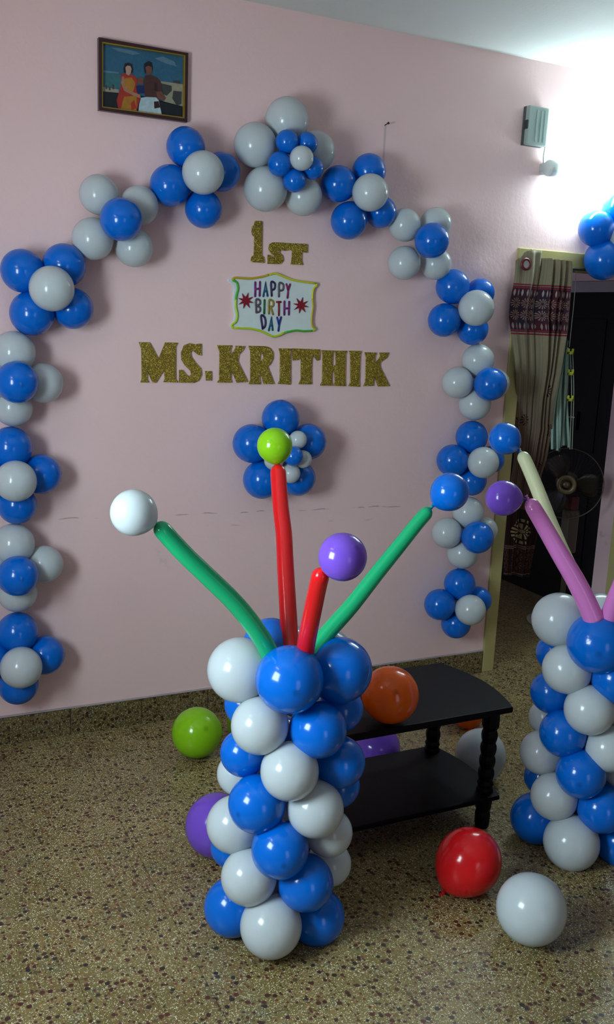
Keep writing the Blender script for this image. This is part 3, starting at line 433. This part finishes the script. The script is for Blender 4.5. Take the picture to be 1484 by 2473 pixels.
# ---------------------------------------------------------------- gold letters
NAMES = ['first', 'second']
LL = [('M', 'gold glitter letter M, first letter of the name line'), ('S', 'gold glitter letter S beside the M in the name line'),
 ('dot', 'small gold glitter square full stop after the S'), ('K', 'gold glitter letter K right after the full stop'), ('R', 'gold glitter letter R of the name line'),
 ('I', 'gold glitter letter I between the R and the T'), ('T', 'gold glitter letter T in the name line between I and H'), ('H', 'gold glitter letter H of the name line'),
 ('I', 'gold glitter letter I between the H and the last K'), ('K', 'gold glitter letter K ending the name line'),
 ('1', 'tall gold glitter numeral 1 above the birthday plaque'), ('S', 'small gold glitter letter S right of the numeral 1'), ('T', 'small gold glitter letter T ending the top line')]
for (ch, loops), (c2, lab) in zip(LETTERS, LL):
    xs = [p[0] for p in loops[0]]; zs = [p[1] for p in loops[0]]; ox, oz = (min(xs)+max(xs))/2, min(zs)
    o = extrude_outline('full_stop' if ch == 'dot' else ('gold_numeral' if ch == '1' else 'gold_letter'), loops, .007, GOLD, loc=(ox, 0, oz), ox=ox, oz=oz, bevel=.0008)
    tag(o, lab, 'letter', 'gold glitter letters on the wall')

# ---------------------------------------------------------------- birthday plaque
PC = dict(gold=(.55, .38, .01), yellow=(.62, .60, .02), lime=(.42, .62, .02), green=(.06, .42, .02), yellow_green=(.52, .66, .01),
 purple=(.17, .01, .17), teal=(.004, .10, .20), navy=(.022, .008, .085), grey=(.10, .075, .10), plum=(.19, .01, .10), green_dark=(.004, .13, .035),
 gold_dark=(.30, .21, .02), red_dark=(.24, .006, .02), blue_dark=(.008, .03, .23))
PM = {k: grain(mat(k+'_foam', v, .45), 300, .25, .15) for k, v in PC.items()}
WFO = grain(mat('white_foam_board', (.66, .74, .74), .6), 40, .05)
xs = [p[0] for p in PLAQUE_OUT]; zs = [p[1] for p in PLAQUE_OUT]; ox, oz = (min(xs)+max(xs))/2, min(zs); pb = (ox, 0, oz)
pl = empty('birthday_plaque', pb); tag(pl, 'white scroll-edged happy birthday plaque with coloured letters between the gold lines', 'plaque')
extrude_outline('board', [PLAQUE_OUT], .010, WFO, parent=pl, ox=ox, oz=oz, bevel=.001)
for n, pts in PLAQUE_EDGE:
    P = spline([(x-ox, -.0125, z-oz) for x, z in pts], 4); bm = bmesh.new(); sweep(bm, P, [.0044]*len(P), 8)
    mk('border_strip', bm, PM[n], pl, smooth=True)['label'] = n.replace('_', ' ')+' border strip'
for ch, col, lines in STROKES:
    bm = bmesh.new()
    for L_ in lines:
        P = [Vector((x-ox, -.0105, z-oz)) for x, z in L_]
        Q = spline(P, 4) if len(P) > 3 else P
        sweep(bm, Q, [.0044]*len(Q), 8)
        for e in (P[0], P[-1]):
            bmesh.ops.create_icosphere(bm, subdivisions=1, radius=.0044, matrix=Matrix.Translation(e))
    mk('letter', bm, PM[col], pl, smooth=True)['label'] = f"{col.replace('_dark', '').replace('_', ' ')} letter {ch}"
for q in STARS: extrude_outline('star', [q], .004, PM['red_dark'], y=-.010, parent=pl, ox=ox, oz=oz)

# ---------------------------------------------------------------- framed photograph
pc = PIC; o4 = [Vector((x, 0, z)) for x, z in pc['outer']]; i4 = [Vector((x, 0, z)) for x, z in pc['inner']]
pb = Vector((sum(v.x for v in o4)/4, 0, min(v.z for v in o4)))
pr = empty('picture_frame', pb); tag(pr, 'dark maroon framed family photograph hanging high on the wall at left', 'picture')
MAR = grain(mat('maroon_frame_wood', (.035, .006, .009), .3), 25, .3); GL = mat('gold_liner', (.45, .30, .04), .35, .6)
def rail(a, b, c, d, y0, y1, m, name):
    bm = bmesh.new(); V = [bm.verts.new(p-pb+Vector((0, y, 0))) for y in (y0, y1) for p in (a, b, c, d)]
    for f in ((0,1,2,3), (7,6,5,4), (0,4,5,1), (1,5,6,2), (2,6,7,3), (3,7,4,0)): bm.faces.new([V[i] for i in f])
    mk(name, bm, m, pr)
mid = [a+(b-a)*.72 for a, b in zip(o4, i4)]
for k in range(4):
    rail(o4[k], o4[(k+1) % 4], mid[(k+1) % 4], mid[k], -.022, -.001, MAR, 'frame_rail')
    rail(mid[k], mid[(k+1) % 4], i4[(k+1) % 4], i4[k], -.017, -.002, GL, 'gold_liner')
PRC = dict(sky=(.025, .115, .20), sky_light=(.10, .20, .28), sea=(.035, .14, .16), sand=(.30, .28, .20), dark=(.008, .013, .02), crowd=(.05, .05, .05),
 red=(.36, .03, .02), orange=(.38, .17, .02), skin=(.38, .18, .11), skin_light=(.42, .27, .22), hair=(.012, .012, .018), navy=(.01, .02, .10), skin_dark=(.16, .06, .045),
 brown=(.07, .025, .025), brown_dark=(.035, .012, .015), white=(.42, .55, .60))
bm = bmesh.new(); ml = []
for li, (n, pts) in enumerate(PRINT):
    y = -.0025-.00012*li
    vv = [bm.verts.new((x-pb.x, y, z-pb.z)) for x, z in pts]; f = bm.faces.new(vv); f.material_index = li
    m = mat('print_'+n, PRC[n], .25, spec=.4); gg = N(m); q = gg.pos(); c = PRC[n]
    gg.base(gg.mix(gg.noise(q, 60, 4, .7), tuple(v*.6 for v in c), tuple(min(1, v*1.35) for v in c))); ml.append(m)
bmesh.ops.triangulate(bm, faces=bm.faces[:])
me = bpy.data.meshes.new('photo_print'); bm.to_mesh(me); bm.free()
for m in ml: me.materials.append(m)
mo('photo_print', me, pr)['label'] = 'printed seaside photograph of a seated couple with a small child'

# ---------------------------------------------------------------- nail, wall box, tube light
IRON = mat('dark_iron', (.05, .045, .045), .5, .8)
bm = bmesh.new(); sweep(bm, [(0, 0, 0), (0, -.028, .004)], [.002, .002], 8); sweep(bm, [(0, -.028, .004), (0, -.030, .004)], [.005, .005], 10)
tag(mk('nail', bm, IRON, loc=(2.097, 0, 2.531)), 'small bare nail in the wall above the right part of the arch', 'nail')
BOXM = grain(mat('grey_green_plastic', (.30, .38, .36), .35), 14, .08)
br = empty('switch_box', (2.808, 0, 2.533)); tag(br, 'grey plastic chime box on the wall above the tube light', 'box')
bm = bmesh.new(); box(bm, .003, .112, -.022, 0, 0, .166, .003); mk('back_plate', bm, mat('dark_grey_plastic', (.06, .07, .07), .5), br)
bm = bmesh.new(); box(bm, 0, .115, -.045, -.022, 0, .166, .006); cv = mk('cover', bm, BOXM, br)
for q in (.045, .07, .09):
    bm = bmesh.new(); box(bm, q, q+.010, -.047, -.044, .015, .15, .001); mk('ridge', bm, BOXM, cv)
bm = bmesh.new(); box(bm, -.004, .006, -.044, -.018, .066, .104, .002); mk('latch', bm, mat('black_plastic', (.02, .025, .03), .5), br)
TLW = mat('tube_end_plastic', (.70, .76, .73), .4, Subsurface_Weight=.8, Subsurface_Scale=.05)
TLW.node_tree.nodes['Principled BSDF'].inputs['Subsurface Radius'].default_value = (1, 1, 1)
tr = empty('tube_light', (2.93, 0, 2.445)); tag(tr, 'bright white tube light on the wall above the doorway, running out of frame', 'lamp')
bm = bmesh.new(); box(bm, .0, 1.30, -.03, 0, -.012, .02, .003); mk('batten', bm, TLW, tr)
for sx, x0 in ((1, 0), (-1, 1.30)):
    bm = bmesh.new()
    lathe(bm, [(0, -.004), (.028, -.003), (.036, .006), (.037, .015), (.034, .04), (.026, .065), (.013, .082), (0, .088)], 20, Matrix.Translation((x0, -.055, -.002)) @ Matrix.Rotation(sx*PI/2, 4, 'Y'))
    box(bm, min(x0, x0+sx*.03)+.003, max(x0, x0+sx*.03), -.045, 0, -.026, .024, .003)
    mk('end_holder', bm, TLW, tr, smooth=False)
TUBE_E = 165
TG_ = mat('glowing_tube', (.9, .95, 1), .3, Emission_Color=(.74, .97, 1.0, 1), Emission_Strength=TUBE_E)
bm = bmesh.new(); sweep(bm, [(.085, -.075, -.002), (1.215, -.075, -.002)], [.014]*2, 20); mk('tube', bm, TG_, tr, smooth=True)
bm = bmesh.new(); P = spline([(2.925, -.018, 2.585), (2.936, -.02, 2.55), (2.932, -.02, 2.50), (2.935, -.02, 2.465)], 6); sweep(bm, P, [.0022]*len(P), 8)
tag(mk('lamp_wire', bm, mat('grey_wire', (.16, .2, .19), .5)), 'thin grey wire from the chime box down to the tube light', 'wire')
# second tube lamp, high on the left wall by the window (seen only as a streak in the balloons)
t2 = empty('tube_light', (XL, -1.9, 2.42)); tag(t2, 'short tube lamp on the left wall above the window, outside the photo', 'lamp')
bm = bmesh.new(); box(bm, 0, .03, 0, .6, -.015, .015, .003); mk('batten', bm, TLW, t2)
bm = bmesh.new(); sweep(bm, [(.06, .03, 0), (.06, .57, 0)], [.013]*2, 16); mk('tube', bm, mat('glowing_small_tube', (.9, .95, 1), .3, Emission_Color=(.95, .95, 1.0, 1), Emission_Strength=40), t2, smooth=True)
for yy in (.0, .57): 
    bm = bmesh.new(); box(bm, 0, .08, yy, yy+.03, -.018, .018, .003); mk('end_holder', bm, TLW, t2)

# ---------------------------------------------------------------- curtain
def curtain_mat():
    m = mat('block_printed_curtain', (.25, .19, .12), .75, spec=.2, Sheen_Weight=.2); g = N(m)
    uv = g.n('ShaderNodeUVMap').outputs[0]; u, v, _ = g.xyz(uv)      # u: metres of cloth, v: drop 0..1 from top
    red = g.sm(v, .30, .62)
    base = g.mix(red, (.20, .165, .10), (.13, .055, .040))
    st = g.noise(uv, 1, 1); wv = g.n('ShaderNodeTexWave', wave_type='BANDS', bands_direction='X'); wv.inputs['Scale'].default_value = 26; g.put(wv.inputs['Vector'], uv); wv.inputs['Distortion'].default_value = 1
    base = g.mix(g.m('MULTIPLY', wv.outputs['Fac'], .45), base, (.28, .25, .17))
    def band(a, b): return g.m('MULTIPLY', g.m('GREATER_THAN', v, a), g.m('LESS_THAN', v, b))
    def flowers(cell, vs_, n, r1, r0, off=0.0):
        # cell: metres in u; vs_: rows' height in v
        fu = g.m('MULTIPLY', g.m('SUBTRACT', g.m('FRACT', g.m('ADD', g.m('DIVIDE', u, cell), off)), .5), cell)
        fv = g.m('MULTIPLY', g.m('SUBTRACT', g.m('FRACT', g.m('DIVIDE', g.m('SUBTRACT', v, VB[0]+.030), vs_)), .5), vs_*1.72)
        r = g.m('SQRT', g.m('ADD', g.m('MULTIPLY', fu, fu), g.m('MULTIPLY', fv, fv))); a = g.m('ARCTAN2', fv, fu)
        pet = g.m('GREATER_THAN', g.m('COSINE', g.m('MULTIPLY', a, n)), .1)
        return g.m('MULTIPLY', pet, g.m('MULTIPLY', g.m('GREATER_THAN', r, r0), g.m('LESS_THAN', r, r1)))
    VB = (.080, .205)
    body = base
    # main band
    bnd = band(VB[0], VB[1]); inner = g.mix(g.sm(g.noise(uv, 6, 2), .4, .6), (.055, .006, .014), (.014, .008, .022))
    fl_ = flowers(.052, .0325, 12, .0245, .006)
    rowm = band(VB[0]+.031, VB[1]-.029)
    inner = g.mix(g.m('MULTIPLY', fl_, rowm), inner, (.24, .14, .11))
    def drops(v0, v1, cell=.021):
        fu = g.m('ABSOLUTE', g.m('SUBTRACT', g.m('FRACT', g.m('DIVIDE', u, cell)), .5)); t = g.m('DIVIDE', g.m('SUBTRACT', v, v0), v1-v0)
        wdt = g.m('MULTIPLY', g.m('SINE', g.m('MULTIPLY', t, PI)), .22)
        return g.m('MULTIPLY', g.m('LESS_THAN', fu, wdt), band(v0, v1))
    inner = g.mix(drops(VB[0]+.008, VB[0]+.028), inner, (.30, .25, .22)); inner = g.mix(drops(VB[1]-.026, VB[1]-.007), inner, (.26, .18, .16))
    body = g.mix(bnd, body, inner)
    for a in (VB[0]-.004, VB[0]+.004, VB[1]-.004, VB[1]+.005):
        body = g.mix(band(a-.0022, a+.0022), body, (.17, .012, .028))
    # scattered small flowers on the body
    def one(uc, vc, n, r1, r0, col, b, sq=1):
        du = g.m('MULTIPLY', g.m('SUBTRACT', u, uc), sq); dv = g.m('MULTIPLY', g.m('SUBTRACT', v, vc), 1.72)
        r = g.m('SQRT', g.m('ADD', g.m('MULTIPLY', du, du), g.m('MULTIPLY', dv, dv))); a = g.m('ARCTAN2', dv, du)
        pet = g.m('GREATER_THAN', g.m('COSINE', g.m('MULTIPLY', a, n)), -.1)
        return g.mix(g.m('MULTIPLY', pet, g.m('MULTIPLY', g.m('GREATER_THAN', r, r0), g.m('LESS_THAN', r, r1))), b, col)
    for uc, vc in ((.085, .46), (.36, .37), (.47, .49), (.40, .61), (.02, .47)):
        body = one(uc, vc, 12, .034, .006, (.045, .004, .012), body)
    # bottom border with a big medallion
    body = g.mix(band(.765, 1.1), body, (.035, .010, .012))
    fl2 = flowers(.075, .030, 8, .026, .006, .3); body = g.mix(g.m('MULTIPLY', fl2, band(.905, .985)), body, (.17, .07, .05))
    body = one(.175, .845, 11, .046, .015, (.46, .40, .22), body, .6); body = one(.175, .845, 20, .076, .058, (.46, .40, .22), body, .6); body = one(.175, .845, .5, .011, 0, (.36, .30, .18), body, .6)
    for a in (.897, .904, .995): body = g.mix(band(a-.002, a+.002), body, (.25, .16, .12))
    g.base(body); g.bump(g.noise(uv, 220, 2), .15, .002); return m
def lerp(a, b, t): return a+(b-a)*t
rows = CURT
def row_at(t):
    # t by height along the drop
    f = t*(len(rows)-1); i = min(int(f), len(rows)-2); s = f-i; a, b = rows[i], rows[i+1]
    return [lerp(p, q, s) for p, q in zip(a, b)]
NU, NV = 200, 90
ztop, zbot = rows[0][1], rows[-1][1]
bm = bmesh.new(); grid = []; uvs = {}
FW = .85
# five folds: a broad flat left panel, then narrow deep folds
edges = [0, .34, .36, .53, .55, .67, .69, .80, .82, 1.0]
def fold(u):
    if u < .46:
        a = u/.46; return -.014*math.sin(a*PI*1.0)-.006*math.sin(a*PI*5)
    c = [.46, .62, .72, .81, 1.0]
    for a, b in zip(c, c[1:]):
        if u <= b: s = (u-a)/(b-a); return -.088*abs(math.sin(s*PI))**.45+.03
    return .018
for j in range(NV+1):
    t = j/NV; xl, zl, xr, zr, Y = row_at(t); r = []
    for i in range(NU+1):
        u = i/NU
        amp = lerp(1, 1.15, t) if t < .6 else lerp(1.15, .9, (t-.6)/.4)
        y = Y+fold(u)*amp+.006*math.sin(9*t+u*14)
        x = lerp(xl, xr, u)+.004*math.sin(11*t+u*5)
        z = lerp(zl, zr, u)
        if j < 4:                                     # heading: flap rises to the right of its eyelet, folds step down
            k = (4-j)/4; z += k*((.022 if u < .46 else -.012-.03*(u-.46))-.045*max(0, 1-u/.2)**1.5)
        v = bm.verts.new((x, y, z)); r.append(v); uvs[v] = (u*.34+max(0, u-.46)*.42, (ztop-z)/(ztop-zbot)*1.0)
    grid.append(r)
ul = bm.loops.layers.uv.new('UVMap')
for a, b in zip(grid, grid[1:]):
    for i in range(NU):
        f = bm.faces.new((a[i], a[i+1], b[i+1], b[i]))
        for l in f.loops: l[ul].uv = uvs[l.vert]
cx0 = Vector((2.97, -.05, 2.0))
cr = empty('door_curtain', cx0); tag(cr, 'tan eyelet curtain with maroon printed floral band, gathered at left of the doorway', 'curtain')
for v in bm.verts: v.co -= cx0
o = mk('cloth', bm, curtain_mat(), cr, smooth=True)
sf = o.modifiers.new('thick', 'SOLIDIFY'); sf.thickness = .0015
ex, ey, ez, er = EYE
bm = bmesh.new(); lathe(bm, [(er*.60, -.004), (er*.60, .004), (er*.8, .006), (er, .002), (er, -.002), (er*.8, -.006), (er*.60, -.004)], 28, Matrix.Translation(Vector((ex, ey, ez))-cx0) @ Matrix.Rotation(PI/2, 4, 'X'))
mk('eyelet', bm, mat('maroon_eyelet', (.13, .012, .022), .35), cr, smooth=True)
bm = bmesh.new(); lathe(bm, [(0, 0), (er*.60, 0), (er*.60, .003), (0, .003)], 24, Matrix.Translation(Vector((ex, ey+.001, ez))-cx0) @ Matrix.Rotation(PI/2, 4, 'X'))
mk('lit_hole_disc', bm, mat('lit_hole_tone', (.36, .34, .34), .5), cr)  # pale disc stands in for the lit door frame seen through the eyelet
bm = bmesh.new(); sweep(bm, [(2.86, -.035, 2.008), (3.78, -.035, 2.015)], [.006]*2, 12)
for q in (2.87, 3.76): sweep(bm, [(q, 0, 2.012), (q, -.035, 2.012)], [.005]*2, 8)
tag(mk('curtain_rod', bm, mat('dark_rod', (.05, .06, .06), .4, .7), smooth=True), 'thin dark curtain rod across the top of the doorway', 'rod')

# ---------------------------------------------------------------- striped hanging with yellow clips
hr = empty('hanging_cloth', STRIP[0][0]); b0 = Vector(STRIP[0][0]); tag(hr, 'mint and white striped cloth strips hung beside the curtain with yellow clips', 'cloth')
MT = grain(mat('mint_cloth', (.30, .42, .36), .8), 60, .15); DG = grain(mat('dark_green_cloth', (.025, .06, .05), .8), 60, .2)
(a0, a1), (c0, c1) = [[Vector(p) for p in q] for q in STRIP]
for k in range(9):
    s = (k+.5)/9; top = a0.lerp(a1, s); bot = c0.lerp(c1, s)+Vector((0, 0, random.uniform(-.02, .02)))
    bm = bmesh.new(); n = 14; w0, w1 = .0032, .0085; prev = None
    for i in range(n+1):
        t = i/n; p = top.lerp(bot, t)-b0; ww = lerp(w0, w1, min(1, t*1.3)); y = -.008*math.sin(t*6+k)
        bow = -.018*math.sin(t*PI)*(1-s)
        q = [bm.verts.new((p.x+bow-ww, p.y+y+.004, p.z)), bm.verts.new((p.x+bow, p.y+y-.004, p.z)), bm.verts.new((p.x+bow+ww, p.y+y+.004, p.z))]
        if prev:
            for e in range(2): bm.faces.new((prev[e], prev[e+1], q[e+1], q[e]))
        prev = q
    mk('strip', bm, MT if k % 3 != 1 else DG, hr, smooth=True)
bm = bmesh.new(); P = spline(CORD, 5); sweep(bm, [Vector(p)-b0 for p in P], [.0018]*len(P), 8); mk('cord', bm, mat('pale_cord', (.35, .35, .33), .7), hr)
bm = bmesh.new(); P = spline(STRAND, 5)
for dx in (-.007, .007): sweep(bm, [Vector(p)+Vector((dx, 0, 0))-b0 for p in P], [.0022]*len(P), 8)
mk('strand', bm, mat('pale_strand', (.28, .32, .26), .7), hr)
YC = mat('yellow_green_clip', (.50, .52, .02), .5)
for p in CLIPS:
    p = Vector(p)-b0; bm = bmesh.new()
    box(bm, p.x-.017, p.x+.017, p.y-.008, p.y+.002, p.z-.010, p.z+.004, .002); box(bm, p.x-.017, p.x-.009, p.y-.008, p.y+.002, p.z-.010, p.z+.018, .002); box(bm, p.x+.009, p.x+.017, p.y-.008, p.y+.002, p.z-.010, p.z+.018, .002)
    mk('clip', bm, YC, hr)

# ---------------------------------------------------------------- pedestal fan in the passage
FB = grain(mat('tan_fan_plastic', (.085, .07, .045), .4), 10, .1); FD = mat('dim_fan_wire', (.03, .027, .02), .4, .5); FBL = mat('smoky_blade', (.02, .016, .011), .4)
f0 = Vector(FAN); hub = Vector(FANHUB)-f0; fr = empty('pedestal_fan', f0); tag(fr, 'tan pedestal fan standing in the dark passage beyond the doorway', 'fan')
face = (Vector((0, -3.64, 0))-f0); face.z = 0; face.normalize(); MF = Matrix.Translation(hub) @ face.to_track_quat('Z', 'Y').to_matrix().to_4x4()
FRR = FANR
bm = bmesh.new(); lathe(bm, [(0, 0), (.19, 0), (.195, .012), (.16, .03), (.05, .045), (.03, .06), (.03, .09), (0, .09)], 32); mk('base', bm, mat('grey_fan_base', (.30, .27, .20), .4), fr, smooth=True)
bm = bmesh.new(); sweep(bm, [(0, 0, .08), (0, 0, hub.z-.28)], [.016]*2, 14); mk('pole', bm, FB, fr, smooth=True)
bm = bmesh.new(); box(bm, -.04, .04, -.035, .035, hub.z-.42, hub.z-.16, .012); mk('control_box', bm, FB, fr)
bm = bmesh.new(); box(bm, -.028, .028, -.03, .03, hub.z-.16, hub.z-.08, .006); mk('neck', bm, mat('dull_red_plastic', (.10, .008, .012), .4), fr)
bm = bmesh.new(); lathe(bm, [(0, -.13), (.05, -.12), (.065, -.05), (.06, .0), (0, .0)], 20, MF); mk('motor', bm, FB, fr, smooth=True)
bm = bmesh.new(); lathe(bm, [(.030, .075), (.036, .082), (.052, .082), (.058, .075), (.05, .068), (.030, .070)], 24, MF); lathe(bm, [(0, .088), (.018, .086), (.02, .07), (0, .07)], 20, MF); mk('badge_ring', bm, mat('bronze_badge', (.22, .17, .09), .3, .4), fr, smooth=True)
for k in range(3):
    bm = bmesh.new(); pr_ = []
    for i in range(9):
        t = i/8; a0_ = k*2*PI/3; r = .03+t*(FRR-.055); hw = .35+.25*math.sin(t*PI)
        pr_.append([bm.verts.new(MF @ Vector((r*math.cos(a0_+s*hw), r*math.sin(a0_+s*hw), .03+s*.025))) for s in (-1, -.5, 0, .5, 1)])
    for a, b in zip(pr_, pr_[1:]):
        for i in range(4): bm.faces.new((a[i], a[i+1], b[i+1], b[i]))
    ob = mk('blade', bm, FBL, fr, smooth=True); sf = ob.modifiers.new('t', 'SOLIDIFY'); sf.thickness = .002
def ring(bm, r, z, rad, seg=48):
    pts = [MF @ Vector((r*math.cos(2*PI*i/seg), r*math.sin(2*PI*i/seg), z)) for i in range(seg+1)]; sweep(bm, pts, [rad]*len(pts), 6, False)
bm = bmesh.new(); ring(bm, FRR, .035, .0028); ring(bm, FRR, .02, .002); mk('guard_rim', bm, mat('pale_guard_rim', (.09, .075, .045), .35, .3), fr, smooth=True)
for sgn, nm in ((1, 'front_guard'), (-1, 'rear_guard')):
    bm = bmesh.new()
    for k in range(48):
        a = 2*PI*k/48; pts = []
        for i in range(6):
            t = i/5; r = .05+(FRR-.05)*t; pts.append(MF @ Vector((r*math.cos(a+.25*t), r*math.sin(a+.25*t), .028+sgn*(.05*(1-t*t)))))
        sweep(bm, pts, [.0009]*6, 4, False)
    tag(mk(nm, bm, FD, fr), kind='stuff')

# ---------------------------------------------------------------- dark two-tier table
TW = mat('black_brown_table_wood', (.0035, .002, .0025), .5, spec=.11); grain(TW, 16, .3)
TX0, TX1, TY0, TY1, TZ = 1.19, 1.985, -1.292, -.85, .463
tb = empty('coffee_table', ((TX0+TX1)/2, (TY0+TY1)/2, 0)); tag(tb, 'dark two-tier wooden coffee table with turned legs, behind the balloon column', 'table')
tcx, tcy = (TX0+TX1)/2, (TY0+TY1)/2
def slab(z0, z1, bow, inset):
    bm = bmesh.new(); P = []; x0, x1, y0, y1 = TX0+inset-tcx, TX1-inset-tcx, TY0+inset-tcy, TY1-inset-tcy; n = 14
    for i in range(n+1): t = i/n; P.append((x1+bow*math.sin(t*PI), lerp(y0, y1, t)))
    for i in range(n+1): t = i/n; P.append((x0-bow*math.sin(t*PI), lerp(y1, y0, t)))
    lo = [bm.verts.new((x, y, z0)) for x, y in P]; hi = [bm.verts.new((x, y, z1)) for x, y in P]
    bm.faces.new(lo[::-1]); bm.faces.new(hi); m = len(P)
    for i in range(m): bm.faces.new((lo[i], lo[(i+1) % m], hi[(i+1) % m], hi[i]))
    bmesh.ops.bevel(bm, geom=[e for e in bm.edges if abs(e.verts[0].co.z-e.verts[1].co.z) < 1e-6], offset=.004, segments=2, affect='EDGES', profile=.5)
    return bm
mk('table_top', slab(TZ-.022, TZ, .045, 0), TW, tb)
mk('apron', (lambda bm: (box(bm, TX0+.05-tcx, TX1-.05-tcx, TY0+.04-tcy, TY0+.055-tcy, TZ-.045, TZ-.02), box(bm, TX0+.05-tcx, TX1-.05-tcx, TY1-.055-tcy, TY1-.04-tcy, TZ-.045, TZ-.02), bm)[2])(bmesh.new()), TW, tb)
mk('lower_shelf', slab(.115, .133, .03, .012), TW, tb)
for sx in (-1, 1):
    for sy in (-1, 1):
        bm = bmesh.new(); prof = [(.023, 0), (.026, .012), (.027, .05), (.024, .062), (.028, .075), (.029, .10), (.029, .145), (.025, .152), (.029, .165), (.024, .178)]
        z = .178
        for k in range(4): prof += [(.027, z+.012), (.0285, z+.024), (.0275, z+.036), (.0235, z+.046)]; z += .047
        prof += [(.030, z+.012), (.030, TZ-.020), (0, TZ-.020)]
        lathe(bm, [(0, 0)]+prof, 8)
        mk('leg', bm, TW, tb, loc=(sx*((TX1-TX0)/2-.045), sy*((TY1-TY0)/2-.055), 0))
